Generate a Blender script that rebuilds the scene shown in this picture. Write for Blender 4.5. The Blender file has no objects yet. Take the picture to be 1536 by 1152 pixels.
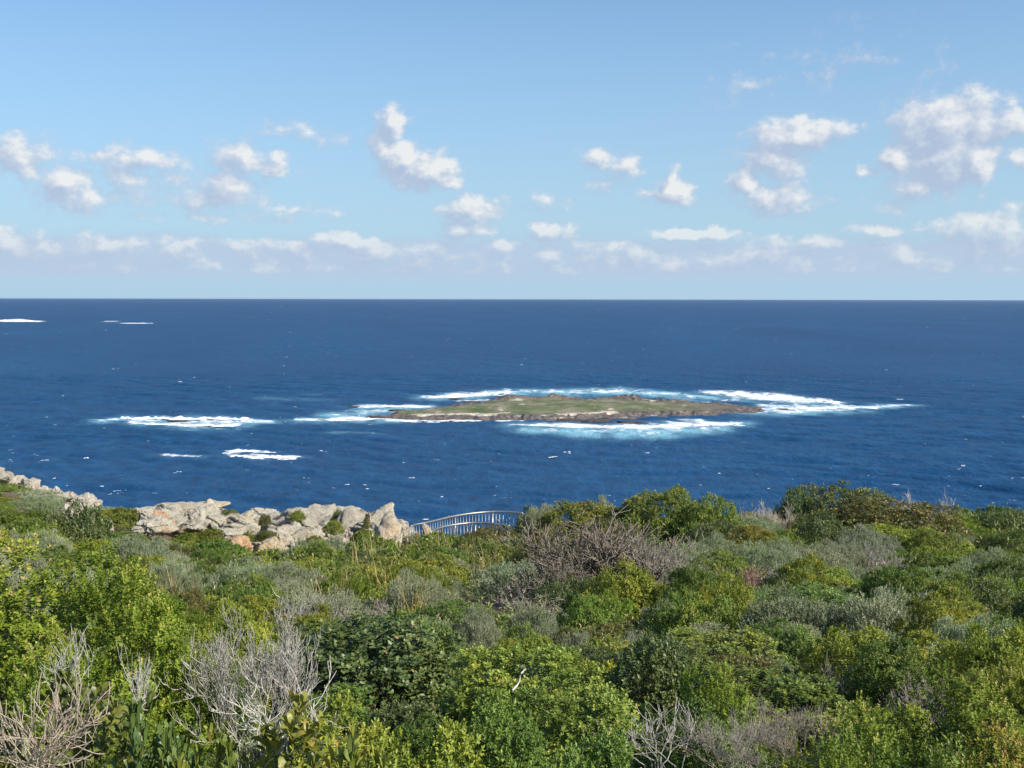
import bpy, math, random
import numpy as np
from mathutils import Vector, Matrix

sc = bpy.context.scene
C = sc.collection
R = math.radians
rng = np.random.default_rng(7)
random.seed(7)

# ------------------------------------------------------------------ camera
EYE = 50.0                      # metres of the eye above the sea
F = 1647.0                      # focal length in pixels of the 1536 px wide photograph
PITCH = math.atan(128.5 / F)
cam = bpy.data.cameras.new('camera')
camo = bpy.data.objects.new('camera', cam)
C.objects.link(camo)
camo.location = (0, 0, EYE)
camo.rotation_euler = (Matrix.Rotation(R(90) - PITCH, 3, 'X') @ Matrix.Rotation(R(0.1), 3, 'Z')).to_euler()
cam.sensor_width = 36
cam.lens = 36 * F / 1536
cam.clip_end = 90000
cam.clip_start = 0.05
sc.camera = camo

# ------------------------------------------------------------------ light
SUN = Vector((0.71, -0.40, 0.58)).normalized()      # towards the sun
sl = bpy.data.lights.new('sun', 'SUN')
sl.energy = 5.0
sl.angle = R(0.53)
sl.color = (1.0, 0.95, 0.86)
so = bpy.data.objects.new('sun', sl)
C.objects.link(so)
so.rotation_euler = SUN.to_track_quat('Z', 'Y').to_euler()

vs = sc.view_settings
vs.view_transform = 'Standard'
vs.look = 'None'
vs.exposure = 0.55
vs.gamma = 1.0
vs.use_curve_mapping = False
sc.cycles.use_denoising = True
sc.cycles.max_bounces = 8
sc.cycles.transparent_max_bounces = 12
sc.cycles.volume_bounces = 1


# ------------------------------------------------------------------ node helper
class NT:
    def __init__(s, tree):
        s.t = tree

    def n(s, kind, **kw):
        nd = s.t.nodes.new(kind)
        for k, v in kw.items():
            setattr(nd, k, v)
        return nd

    def put(s, inp, v):
        if v is None:
            return
        if isinstance(v, bpy.types.NodeSocket):
            s.t.links.new(v, inp)
        elif isinstance(v, (tuple, list)) and len(v) == 3 and inp.type == 'RGBA':
            inp.default_value = (*v, 1)
        else:
            inp.default_value = v

    def m(s, op, a, b=None, c=None, clamp=False):
        nd = s.n('ShaderNodeMath', operation=op, use_clamp=clamp)
        for i, v in enumerate((a, b, c)):
            s.put(nd.inputs[i], v)
        return nd.outputs[0]

    def v(s, op, a, b=None):
        nd = s.n('ShaderNodeVectorMath', operation=op)
        s.put(nd.inputs[0], a)
        s.put(nd.inputs[1], b)
        return nd.outputs['Value'] if op in ('LENGTH', 'DOT_PRODUCT', 'DISTANCE') else nd.outputs[0]

    def mr(s, v, a, b, c=0.0, d=1.0, smooth=True):
        nd = s.n('ShaderNodeMapRange', interpolation_type='SMOOTHSTEP' if smooth else 'LINEAR')
        s.put(nd.inputs[0], v)
        for i, k in enumerate((a, b, c, d)):
            s.put(nd.inputs[i + 1], k)
        return nd.outputs[0]

    def noise(s, vec, scale, detail=4.0, rough=0.55, dist=0.0, dim='3D'):
        nd = s.n('ShaderNodeTexNoise', noise_dimensions=dim)
        s.put(nd.inputs['Vector'], vec)
        s.put(nd.inputs['Scale'], scale)
        s.put(nd.inputs['Detail'], detail)
        s.put(nd.inputs['Roughness'], rough)
        s.put(nd.inputs['Distortion'], dist)
        return nd

    def mix(s, f, a, b, blend='MIX'):
        nd = s.n('ShaderNodeMix', data_type='RGBA', blend_type=blend)
        s.put(nd.inputs[0], f)
        s.put(nd.inputs[6], a)
        s.put(nd.inputs[7], b)
        return nd.outputs[2]

    def ramp(s, f, stops):
        nd = s.n('ShaderNodeValToRGB')
        cr = nd.color_ramp
        while len(cr.elements) > 1:
            cr.elements.remove(cr.elements[-1])
        cr.elements[0].position = stops[0][0]
        cr.elements[0].color = (*stops[0][1], 1)
        for p, c in stops[1:]:
            e = cr.elements.new(p)
            e.color = (*c, 1)
        s.put(nd.inputs[0], f)
        return nd.outputs[0]

    def comb(s, x, y, z=0.0):
        nd = s.n('ShaderNodeCombineXYZ')
        for i, k in enumerate((x, y, z)):
            s.put(nd.inputs[i], k)
        return nd.outputs[0]

    def sep(s, v):
        nd = s.n('ShaderNodeSeparateXYZ')
        s.put(nd.inputs[0], v)
        return nd.outputs

    def mapping(s, v, loc=(0, 0, 0), rot=(0, 0, 0), scale=(1, 1, 1), kind='POINT'):
        nd = s.n('ShaderNodeMapping', vector_type=kind)
        s.put(nd.inputs[0], v)
        nd.inputs[1].default_value = loc
        nd.inputs[2].default_value = rot
        nd.inputs[3].default_value = scale
        return nd.outputs[0]


def ray(px, py):
    """world direction of a photograph pixel, scaled so that its forward (y) part is 1"""
    x, y = (px - 768) / F, (576 - py) / F
    c, s = math.cos(PITCH), math.sin(PITCH)
    d = Vector((x, c + s * y, -s + c * y))
    return d / d.y


def at(px, py, d):
    return Vector((0, 0, EYE)) + ray(px, py) * d


def sea_at(px, py):
    r = ray(px, py)
    return Vector((0, 0, EYE)) + r * (EYE / -r.z)


# ------------------------------------------------------------------ sky
world = bpy.data.worlds.new('World')
sc.world = world
world.use_nodes = True
world.cycles.sampling_method = 'MANUAL'
world.cycles.sample_map_resolution = 256
wt = world.node_tree
wt.nodes.clear()
W = NT(wt)
sky = W.n('ShaderNodeTexSky', sky_type='NISHITA')
sky.sun_disc = False
sky.sun_elevation = math.asin(SUN.z)
sky.sun_rotation = math.atan2(SUN.x, SUN.y)
sky.altitude = 50
sky.air_density = 1.0
sky.dust_density = 0.55
sky.ozone_density = 2.2

# cumulus clouds: centre (photo pixels) and half sizes turned into azimuth / elevation
CLOUDS = [
    (586, 187, 24, 24, 0, 1.0), (574, 222, 20, 34, 0, .62), (606, 243, 40, 30, 0, .95), (640, 258, 50, 26, -18, 1.0), (672, 272, 40, 12, 0, .6),
    (706, 317, 44, 19, 0, .9), (700, 345, 44, 15, 0, .8), (822, 347, 38, 16, -8, .85),
    (898, 238, 32, 17, 0, .6), (938, 248, 32, 14, 0, .55), (905, 276, 36, 13, 0, .42),
    (1012, 287, 36, 20, 0, .85), (1009, 266, 11, 18, 0, .7), (975, 292, 24, 12, 0, .4),
    (1195, 203, 66, 24, 14, 1.0), (1160, 236, 44, 34, 0, .85), (1118, 275, 24, 22, 0, .85), (1168, 295, 66, 26, 0, .6), (1130, 250, 40, 40, 0, .4),
    (1425, 188, 84, 42, 0, .95), (1505, 186, 48, 24, 0, .75), (1425, 236, 66, 42, 0, .85), (1350, 233, 26, 24, 0, 1.0), (1466, 240, 32, 36, 0, .95), (1385, 272, 66, 30, 0, .6), (1298, 260, 16, 12, 0, .45), (1530, 235, 30, 20, 0, .5),
    (28, 232, 30, 26, 0, .75), (36, 256, 30, 18, 0, .65), (62, 225, 30, 18, 0, .38), (100, 273, 36, 24, 0, .85), (112, 297, 66, 22, 0, .58),
    (216, 240, 56, 20, 0, .62), (196, 274, 42, 28, 0, .58), (325, 286, 76, 30, 0, .62), (368, 245, 54, 20, -10, .75), (410, 260, 44, 9, 0, .45),
    (450, 202, 110, 15, 0, .27), (150, 236, 80, 9, 0, .36), (1100, 130, 50, 16, 0, .24), (1240, 90, 80, 28, 0, .15), (1395, 105, 44, 12, 0, .16),
    (330, 326, 130, 10, 0, .36), (460, 316, 80, 7, 5, .36), (815, 304, 50, 13, 0, .38), (1340, 312, 30, 14, 0, .42),
    (520, 364, 50, 12, -8, .9), (1040, 352, 76, 10, -4, .85), (1480, 352, 80, 34, 0, .75), (1350, 388, 50, 14, 0, .6), (15, 362, 40, 20, 0, .7), (165, 372, 60, 16, 0, .6), (270, 380, 34, 18, -30, .55), (560, 380, 46, 14, 0, .6),
    (1220, 362, 160, 12, 0, .45), (820, 380, 40, 16, 0, .5), (1330, 345, 50, 10, 0, .55),
]


def cloud_group():
    g = bpy.data.node_groups.new('cloud_cover', 'ShaderNodeTree')
    g.interface.new_socket('P', in_out='INPUT', socket_type='NodeSocketVector')
    g.interface.new_socket('D', in_out='OUTPUT', socket_type='NodeSocketFloat')
    N = NT(g)
    gi = N.n('NodeGroupInput')
    go = N.n('NodeGroupOutput')
    P0 = gi.outputs[0]
    wob = N.noise(P0, 55, 2, .5, dim='2D')
    w1 = N.v('SUBTRACT', wob.outputs['Color'], (.5, .5, .5))
    P = N.v('ADD', P0, N.v('MULTIPLY', w1, (.020, .012, 0)))
    field = None
    for px, py, rx, ry, rot, w in CLOUDS:
        r = ray(px, py)
        az = math.atan2(r.x, r.y)
        el = math.atan2(r.z, math.hypot(r.x, r.y))
        ix, iy = F / rx / 1.40, F / ry / 1.50
        nd = N.n('ShaderNodeVectorMath', operation='MULTIPLY_ADD')
        N.put(nd.inputs[0], P)
        nd.inputs[1].default_value = (ix, iy, 0)
        nd.inputs[2].default_value = (-az * ix, -el * iy, 0)
        f = N.m('MULTIPLY_ADD', N.v('LENGTH', nd.outputs[0]), -w, w)
        field = f if field is None else N.m('MAXIMUM', field, f)
    xyz = N.sep(P0)
    # the same kind of cumulus goes on outside the frame
    far = N.mr(N.m('ABSOLUTE', xyz[0]), .50, .60)
    hi = N.m('MULTIPLY', N.mr(xyz[1], .04, .08), N.mr(xyz[1], .5, .2))
    fld = N.noise(N.v('MULTIPLY', P0, (1, 2.0, 1)), 9, 2, .55, dim='2D')
    f2 = N.m('MULTIPLY', N.m('MULTIPLY_ADD', N.m('SUBTRACT', fld.outputs[0], .60), 5.0, 0.0), 1.0)
    f2 = N.m('ADD', f2, N.m('MULTIPLY_ADD', N.m('MULTIPLY', far, hi), 1.0, -1.0))
    field = N.m('MAXIMUM', field, f2)
    # low bank along the horizon
    bk = N.noise(N.v('MULTIPLY', P0, (1, 2.6, 1)), 17, 4, .55, dim='2D')
    bm = N.m('MULTIPLY', N.mr(xyz[1], .008, .026), N.mr(xyz[1], .066, .048))
    f3 = N.m('ADD', N.m('MULTIPLY', bm, .38), N.m('MULTIPLY_ADD', bk.outputs[0], .9, -.50))
    f3 = N.m('ADD', f3, N.m('MULTIPLY_ADD', bm, 1.0, -1.0))
    field = N.m('MAXIMUM', field, N.m('MULTIPLY', f3, .9))
    n1 = N.noise(N.v('MULTIPLY', P0, (1, 1.35, 1)), 42, 7, .60, dim='2D')
    d = N.m('ADD', field, N.m('MULTIPLY', N.m('SUBTRACT', n1.outputs[0], .5), 1.0))
    gate = N.mr(field, -.30, -.02)
    d = N.m('MULTIPLY', N.m('MULTIPLY', d, gate), 1.25)
    d = N.m('MAXIMUM', d, 0.0)
    g.links.new(d, go.inputs[0])
    return g


tc = W.n('ShaderNodeTexCoord')
dx, dy, dz = W.sep(tc.outputs['Generated'])
az = W.m('ARCTAN2', dx, dy)
el = W.m('ARCTAN2', dz, W.m('SQRT', W.m('ADD', W.m('MULTIPLY', dx, dx), W.m('MULTIPLY', dy, dy))))
P = W.comb(az, el, 0.0)
cg = cloud_group()
g1 = W.n('ShaderNodeGroup', node_tree=cg)
W.put(g1.inputs[0], P)
g2 = W.n('ShaderNodeGroup', node_tree=cg)
W.put(g2.inputs[0], W.v('ADD', P, (.008, .0095, 0)))
D1, D2 = g1.outputs[0], g2.outputs[0]
alpha = W.m('MULTIPLY', W.mr(D1, .0, .66), .84)
lit = W.m('MULTIPLY_ADD', W.m('SUBTRACT', D1, D2), 1.35, .30, clamp=True)
lit = W.m('MULTIPLY', lit, W.mr(D1, .05, .5, .55, 1.0))
ccol = W.ramp(lit, [(0.0, (.48, .57, .74)), (.35, (.60, .67, .80)), (.65, (.76, .79, .86)), (1.0, (.97, .96, .94))])
# thin grey-lilac veil of distant cloud above the horizon
vn = W.noise(W.v('MULTIPLY', P, (1, 3.5, 1)), 9, 4, .6, dim='2D').outputs[0]
veil = W.m('MULTIPLY', W.m('MULTIPLY', W.mr(el, .010, .022), W.mr(W.m('MULTIPLY_ADD', vn, .030, el), .074, .060)), W.mr(vn, .25, .65, .60, 1.0))
# clouds near the horizon are seen through more air
airy = W.mr(el, .10, .005, 0.0, .60)
sb = W.n('ShaderNodeBackground')
skc = W.mix(1.0, sky.outputs[0], (.78, 1.04, 1.24), 'MULTIPLY')
# moist sea air pales the sky evenly towards the horizon, all the way round
skc = W.mix(W.m('POWER', W.mr(el, .42, .0, smooth=False), 1.45), skc, (3.40, 4.90, 6.15))
skc = W.mix(W.m('MULTIPLY', veil, .95), skc, (3.72, 4.72, 6.05))
W.put(sb.inputs[0], skc)
sb.inputs[1].default_value = 0.088
cb = W.n('ShaderNodeBackground')
W.put(cb.inputs[0], ccol)
cb.inputs[1].default_value = 0.64
mxs = W.n('ShaderNodeMixShader')
W.put(mxs.inputs[0], W.m('MULTIPLY', alpha, W.m('SUBTRACT', 1.0, airy)))
wt.links.new(sb.outputs[0], mxs.inputs[1])
wt.links.new(cb.outputs[0], mxs.inputs[2])
wo = W.n('ShaderNodeOutputWorld')
wt.links.new(mxs.outputs[0], wo.inputs[0])


# ------------------------------------------------------------------ numeric helpers
def hash3(ix, iy, iz, seed):
    h = (ix * 374761393 + iy * 668265263 + iz * 2147483647 + seed * 974711) & 0xFFFFFFFF
    h = ((h ^ (h >> 13)) * 1274126177) & 0xFFFFFFFF
    h = (h ^ (h >> 16)) & 0xFFFFFF
    return h / float(0xFFFFFF)


def vnoise(p, seed=0):
    """value noise, -1..1, p (n,3)"""
    p = np.asarray(p, float)
    i = np.floor(p).astype(np.int64)
    f = p - i
    u = f * f * f * (f * (f * 6 - 15) + 10)
    out = 0
    for dx_ in (0, 1):
        wx = u[:, 0] if dx_ else 1 - u[:, 0]
        for dy_ in (0, 1):
            wy = u[:, 1] if dy_ else 1 - u[:, 1]
            for dz_ in (0, 1):
                wz = u[:, 2] if dz_ else 1 - u[:, 2]
                out = out + wx * wy * wz * hash3(i[:, 0] + dx_, i[:, 1] + dy_, i[:, 2] + dz_, seed)
    return out * 2 - 1


def fbm(p, oct=4, seed=0, gain=.5):
    a, t, s = 1.0, 0, 0
    p = np.asarray(p, float).copy()
    for k in range(oct):
        t = t + a * vnoise(p, seed + k)
        s += a
        a *= gain
        p = p * 2.03 + 11.7
    return t / s


def ridged(p, oct=4, seed=0):
    a, t, s = 1.0, 0, 0
    p = np.asarray(p, float).copy()
    for k in range(oct):
        t = t + a * (1 - np.abs(vnoise(p, seed + k)))
        s += a
        a *= .5
        p = p * 2.1 + 5.3
    return t / s


def nrm(a):
    return a / np.maximum(np.linalg.norm(a, axis=-1, keepdims=True), 1e-9)


def mesh_np(name, V, T, attrs=None, smooth=False, mat=None):
    """mesh from arrays; T is (n,3) or (n,4)"""
    V = np.ascontiguousarray(V, np.float32)
    T = np.ascontiguousarray(T, np.int32)
    me = bpy.data.meshes.new(name)
    k = T.shape[1]
    me.vertices.add(len(V))
    me.vertices.foreach_set('co', V.ravel())
    me.loops.add(T.size)
    me.loops.foreach_set('vertex_index', T.ravel())
    me.polygons.add(len(T))
    me.polygons.foreach_set('loop_start', np.arange(0, T.size, k, dtype=np.int32))
    if smooth:
        me.polygons.foreach_set('use_smooth', np.ones(len(T), bool))
    for an, av in (attrs or {}).items():
        a = me.attributes.new(an, 'FLOAT', 'POINT')
        a.data.foreach_set('value', np.ascontiguousarray(av, np.float32))
    me.update(calc_edges=True)
    if mat:
        me.materials.append(mat)
    return me


def obj(name, me, parent=None, kind=None, loc=None):
    o = bpy.data.objects.new(name, me)
    C.objects.link(o)
    if parent:
        o.parent = parent
    if kind:
        o['kind'] = kind
    if loc is not None:
        o.location = loc
    return o


def tag(o, label, cat, group=None):
    o['label'] = label
    o['category'] = cat
    if group:
        o['group'] = group
    return o


def grid_faces(nr, nc):
    i = np.arange(nr - 1)[:, None] * nc + np.arange(nc - 1)[None, :]
    i = i.ravel()
    return np.stack([i, i + 1, i + nc + 1, i + nc], 1)


def mat_new(name):
    m = bpy.data.materials.new(name)
    m.use_nodes = True
    t = m.node_tree
    t.nodes.clear()
    N = NT(t)
    out = N.n('ShaderNodeOutputMaterial')
    return m, N, out


def principled(N, out, col, rough=.6, spec=.4, normal=None):
    b = N.n('ShaderNodeBsdfPrincipled')
    N.put(b.inputs['Base Color'], col)
    N.put(b.inputs['Roughness'], rough)
    N.put(b.inputs['Specular IOR Level'], spec)
    if normal:
        N.put(b.inputs['Normal'], normal)
    if out:
        N.t.links.new(b.outputs[0], out.inputs[0])
    return b


def bump(N, h, dist=.05, strength=1.0, normal=None):
    b = N.n('ShaderNodeBump')
    N.put(b.inputs['Height'], h)
    N.put(b.inputs['Distance'], dist)
    N.put(b.inputs['Strength'], strength)
    if normal:
        N.put(b.inputs['Normal'], normal)
    return b.outputs[0]


def attr(N, name):
    return N.n('ShaderNodeAttribute', attribute_name=name).outputs['Fac']


# ------------------------------------------------------------------ sea
# stretches of broken water: spine in photo pixels (x, y, half thickness), foam, shoal
SURF = [
    ([(150, 634, 1.5), (190, 630, 3), (280, 631, 5), (360, 632, 4), (395, 633, 2)], .85, .8),
    ([(200, 636, 3), (290, 639, 5), (350, 637, 4)], .75, .7),
    ([(345, 678, 1.5), (395, 679, 1.5)], .95, .3), ([(345, 686, 2.5), (395, 687, 3), (442, 688, 2)], 1.0, .4), ([(245, 687, 2), (290, 688, 2)], .75, .3),
    ([(450, 631, 2.5), (500, 630, 4), (560, 628, 4), (600, 631, 3)], .95, .7), ([(535, 611, 2), (580, 610, 3), (640, 611, 3)], .9, .6), ([(500, 622, 3), (560, 619, 5), (600, 616, 4)], .6, .9),
    ([(570, 632, 2), (650, 631, 1.6), (720, 632, 1.4), (780, 632, 1.2)], .75, .3),
    ([(645, 597, 3), (700, 592, 5), (760, 589, 4)], .95, .7), ([(690, 602, 2), (730, 600, 2)], .7, .4),
    ([(770, 588, 3), (850, 588, 4), (930, 586, 5), (990, 590, 3), (1060, 596, 3)], .62, .9),
    ([(1065, 588, 3), (1110, 592, 6), (1180, 598, 8), (1258, 603, 3)], 1.0, .6), ([(1150, 612, 6), (1220, 611, 6), (1300, 611, 4), (1360, 608, 1.5)], .85, .8), ([(1040, 604, 2), (1100, 600, 3)], .6, .4),
    ([(1130, 616, 4), (1180, 617, 4), (1240, 615, 3)], .8, .8),
    ([(775, 638, 2.5), (860, 640, 5), (950, 641, 6), (1040, 637, 6), (1110, 635, 3)], .95, .8), ([(790, 645, 3), (880, 648, 5), (980, 649, 6), (1080, 642, 4)], .55, 1.0), ([(1000, 632, 2), (1050, 631, 3)], .7, .5),
    ([(0, 483, 1.6), (28, 482, 2.4), (55, 483.5, 1.2)], 1.2, .2), ([(158, 484, .7), (170, 484, .7)], .6, .2), ([(188, 486, .7), (218, 486, .7)], .6, .2),
    ([(460, 592, 1.2), (485, 592, 1.2)], .5, .3), ([(500, 651, 1), (560, 652, 1)], .4, .4), ([(400, 598, 2), (480, 600, 2)], .1, .35),
]


def surf_fields(X, Y):
    """foam and shoal at sea points, by distance to the spines measured in photo-like units"""
    pxl = 768 + F * X / Y
    pyl = 448.0 + F * EYE / Y
    foam = np.zeros_like(X)
    shoal = np.zeros_like(X)
    for sp, fo, sh in SURF:
        a = np.array(sp)
        sel = (pxl > a[:, 0].min() - 70) & (pxl < a[:, 0].max() + 70) & (pyl > a[:, 1].min() - 34) & (pyl < a[:, 1].max() + 34)
        if not sel.any():
            continue
        x, y = pxl[sel], pyl[sel]
        best = np.full(x.shape, 9.9)
        bs = np.full(x.shape, 9.9)
        for k in range(len(a) - 1):
            (x0, y0, r0), (x1, y1, r1) = a[k], a[k + 1]
            t = np.clip((x - x0) / (x1 - x0), 0, 1)
            r = r0 + (r1 - r0) * t
            dxx = (x - (x0 + (x1 - x0) * t)) / 14.0
            dyy = y - (y0 + (y1 - y0) * t)
            best = np.minimum(best, np.hypot(dxx * 1.0, dyy / r))
            bs = np.minimum(bs, np.hypot(dxx * .45, (dyy - r * .5) / (r * 1.5 + 1.0)))
        foam[sel] = np.maximum(foam[sel], fo * np.clip(1.5 - best, 0, 1.2))
        shoal[sel] = np.maximum(shoal[sel], sh * np.exp(-bs ** 2 * .9))
    return foam, shoal


def wave_z(X, Y, step):
    r = np.random.default_rng(5)
    z = np.zeros_like(X)
    wx = 14 * vnoise(np.stack([X / 90, Y / 90, X * 0], -1).reshape(-1, 3), 3).reshape(X.shape)
    for k in range(26):
        lam = 4.0 * 1.15 ** k if k < 20 else r.uniform(45, 130)
        th = r.normal(R(72), .55)
        kx, ky = math.cos(th) * 2 * math.pi / lam, math.sin(th) * 2 * math.pi / lam
        amp = .021 * lam if lam < 16 else .34
        amp *= .42 if lam < 20 else .28
        fade = np.clip(lam / (2.2 * step) - .7, 0, 1)
        ph = kx * X + ky * Y + r.uniform(0, 6.28) + wx * (6.0 / lam)
        z += amp * fade * (np.sin(ph) + .3 * np.cos(2 * ph))
    pat = .75 + .5 * vnoise(np.stack([X / 160, Y / 160, X * 0 + 4], -1).reshape(-1, 3), 9).reshape(X.shape)
    return z * pat


def build_sea():
    rows = [100.0]
    while rows[-1] < 56000:
        y = rows[-1]
        rows.append(y * (1.012 if y < 220 else 1.0042 if y < 720 else 1.010 if y < 3000 else 1.04))
    rows = np.array(rows)
    u = np.concatenate([np.linspace(-6, -.62, 14)[:-1], np.linspace(-.62, .62, 430), np.linspace(.62, 6, 14)[1:]])
    Y, U = np.meshgrid(rows, u, indexing='ij')
    X = U * Y
    step = np.gradient(rows)[:, None] * np.ones_like(X)
    Z = wave_z(X, Y, step)
    Z *= np.clip((12000 - Y) / 8000, 0, 1) * np.clip((1.0 - np.abs(U)) / .3, 0, 1)
    foam, shoal = surf_fields(X, Y)
    V = np.stack([X, Y, Z], -1).reshape(-1, 3)
    m, N, out = mat_new('sea_water')
    geo = N.n('ShaderNodeNewGeometry')
    pos = geo.outputs['Position']
    fo, sh = attr(N, 'foam'), attr(N, 'shoal')
    lay = N.noise(N.mapping(pos, scale=(.006, .0022, 1)), 1, 4, .6).outputs[0]
    deep = N.ramp(lay, [(.3, (.0080, .048, .122)), (.7, (.0125, .067, .158))])
    fine = N.noise(N.mapping(pos, scale=(.20, .075, 1)), 1, 5, .65).outputs[0]
    deep = N.mix(1.0, deep, N.ramp(fine, [(.3, (.72, .72, .74)), (.7, (1.28, 1.28, 1.24))]), 'MULTIPLY')
    shn = N.m('MULTIPLY', sh, N.mr(N.noise(N.mapping(pos, scale=(.10, .035, 1)), 1, 5, .6).outputs[0], .25, .7, .35, 1.1))
    col = N.mix(N.mr(shn, .05, 1.0), deep, (.20, .42, .50))
    # lacy foam
    fn = N.noise(N.mapping(pos, scale=(.16, .07, 1)), 1, 7, .70, .6).outputs[0]
    ff = N.m('ADD', fo, N.m('MULTIPLY', N.m('SUBTRACT', fn, .5), 3.4))
    ff = N.m('MULTIPLY', N.mr(ff, .45, 1.35), N.mr(fo, .02, .25))
    # thin streaks of foam in open water
    st = N.noise(N.mapping(pos, scale=(.11, .045, 1)), 1, 4, .7).outputs[0]
    stg = N.noise(N.mapping(pos, loc=(31, 7, 0), scale=(.012, .006, 1)), 1, 2, .5).outputs[0]
    stf = N.m('MULTIPLY', N.mr(st, .735, .80), N.mr(stg, .45, .62))
    ff = N.m('MAXIMUM', ff, N.m('MULTIPLY', stf, .75))
    col = N.mix(ff, col, (.78, .80, .82))
    b1 = N.noise(N.mapping(pos, scale=(.42, .24, 1)), 1, 6, .66).outputs[0]
    nb = bump(N, b1, 1.0, .9)
    # wind-roughened water: the wave faces turned to the eye keep the mirror share small even far out
    df = N.n('ShaderNodeBsdfDiffuse')
    N.put(df.inputs['Color'], col)
    N.put(df.inputs['Normal'], nb)
    gl = N.n('ShaderNodeBsdfGlossy')
    N.put(gl.inputs['Roughness'], .28)
    N.put(gl.inputs['Normal'], nb)
    fr = N.n('ShaderNodeFresnel')
    fr.inputs['IOR'].default_value = 1.33
    N.put(fr.inputs['Normal'], nb)
    ms = N.n('ShaderNodeMixShader')
    N.put(ms.inputs[0], N.m('MULTIPLY', N.m('MINIMUM', N.m('MULTIPLY', fr.outputs[0], .45), .14), N.m('SUBTRACT', 1.0, ff)))
    N.t.links.new(df.outputs[0], ms.inputs[1])
    N.t.links.new(gl.outputs[0], ms.inputs[2])
    N.t.links.new(ms.outputs[0], out.inputs[0])
    me = mesh_np('sea', V, grid_faces(*X.shape), {'foam': foam.ravel(), 'shoal': shoal.ravel()}, True, m)
    obj('sea', me, kind='structure')


build_sea()

foam_m, N, out = mat_new('sea_foam')
geo = N.n('ShaderNodeNewGeometry')
fpos = geo.outputs['Position']
fnz = N.noise(fpos, .9, 5, .7).outputs[0]
principled(N, out, N.ramp(fnz, [(.3, (.66, .71, .76)), (.6, (.80, .81, .82))]), .8, .2, bump(N, fnz, .5, .6))


def lump(cx, cy, lx, ly, lz, seed, nu=14, nv=8):
    """one irregular crest of foam: a flattened, torn lump on the water"""
    r = np.random.default_rng(seed)
    t = np.linspace(-1, 1, nu)
    s = np.linspace(-1, 1, nv)
    S, T = np.meshgrid(s, t, indexing='ij')
    n1 = fbm(np.stack([T * 3.3 + seed, S * .7, S * 0 + seed * .37], -1).reshape(-1, 3), 3, seed).reshape(T.shape)
    prof = np.clip(1 - T ** 2, 0, 1) ** .6
    wid = prof * (.75 + .9 * n1)
    X = cx + T * lx
    Y = cy + S * ly * np.maximum(wid, .02) + ly * 1.1 * fbm(np.stack([T * 1.8 + seed * 1.3, T * 0, T * 0], -1).reshape(-1, 3), 2, seed + 5).reshape(T.shape)
    h = lz * np.clip(1 - S ** 2, 0, 1) * prof * (.65 + .8 * n1)
    h += lz * .35 * vnoise(np.stack([X * 1.3, Y * .5, X * 0], -1).reshape(-1, 3), seed).reshape(T.shape) * np.clip(1 - S ** 2, 0, 1)
    Z = h - .10 * lz - .05 + .12
    return np.stack([X, Y, Z], -1).reshape(-1, 3), grid_faces(nv, nu)


def join(parts):
    V, T, o = [], [], 0
    for v, t in parts:
        V.append(v)
        T.append(t + o)
        o += len(v)
    return np.concatenate(V), np.concatenate(T)


# breaking waves, each a thing
BREAK = [
    (185, 628.5, 370, 629.5, 1.1, 'long white breaker curling along the sunken reef apart from the island'),
    (205, 637, 345, 640, .5, 'broad patch of spent surf inshore of the long reef breaker'),
    (348, 686.0, 440, 687.5, 1.0, 'thick short white breaker inshore of the reef, with a thinner one behind'),
    (347, 678.0, 393, 679.0, .8, 'short white breaker just seaward of a thicker parallel one'),
    (452, 631.0, 560, 629.0, .7, 'white surf running onto the dark rocky tip of the island'),
    (540, 610.5, 635, 610.5, .7, 'ragged surf on the ledges behind the rocky tip of the island'),
    (600, 632.0, 720, 631.8, .35, 'thin white wash along the pale sandy shore of the island'),
    (648, 597.0, 750, 592.0, .8, 'white surf breaking on low rocks off the back of the island'),
    (860, 587.5, 935, 587.0, .7, 'line of surf behind the green middle of the island'),
    (1068, 588.5, 1250, 602.0, 1.1, 'longest slanting breaker off the brown rocky end of the island'),
    (1160, 612.0, 1310, 611.0, .7, 'surf trailing away from the brown rocky point of the island'),
    (790, 638.5, 930, 640.5, .5, 'white surf line before the dark reef ledge facing the mainland'),
    (950, 641.0, 1105, 635.5, .8, 'frothy surf curving round the end of the dark reef ledge'),
    (0, 482.8, 46, 483.4, 1.2, 'white breaker far out on the open sea, with a burst of spray'),
    (190, 486.0, 216, 486.0, .45, 'thin far breaker out at sea, the longer of a pair'),
    (159, 484.0, 170, 484.0, .45, 'tiny far breaker out at sea, the shorter of a pair'),
]
for k, (x0, y0, x1, y1, hh, lab) in enumerate(BREAK):
    parts = []
    rr = np.random.default_rng(100 + k)
    L = abs(x1 - x0)
    n = max(1, int(L / 16))
    for i in range(n):
        t = (i + .5) / n
        px = x0 + (x1 - x0) * t + rr.uniform(-4, 4)
        py = y0 + (y1 - y0) * t + rr.normal(0, .5)
        p = sea_at(px, py)
        lx = L / n * rr.uniform(.85, 1.2) * p.y / F
        parts.append(lump(p.x, p.y, lx, rr.uniform(.7, 2.2) * (p.y / 450), hh * rr.uniform(.5, 1.1) * (p.y / 450) ** .8, 1000 * k + i, 16, 8))
        if L > 16 and rr.random() < .5:
            parts.append(lump(p.x + rr.normal(0, 2), p.y - rr.uniform(1.5, 5), lx * .7, rr.uniform(.8, 2.0), hh * .25, 1000 * k + i + 500, 14, 6))
    V, T = join(parts)
    o = obj('breaking_wave', mesh_np('breaking_wave', V, T, None, True, foam_m))
    tag(o, lab, 'surf', 'surf breaking round the island and reefs')
    o['kind'] = 'thing'
    del o['kind']

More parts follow.
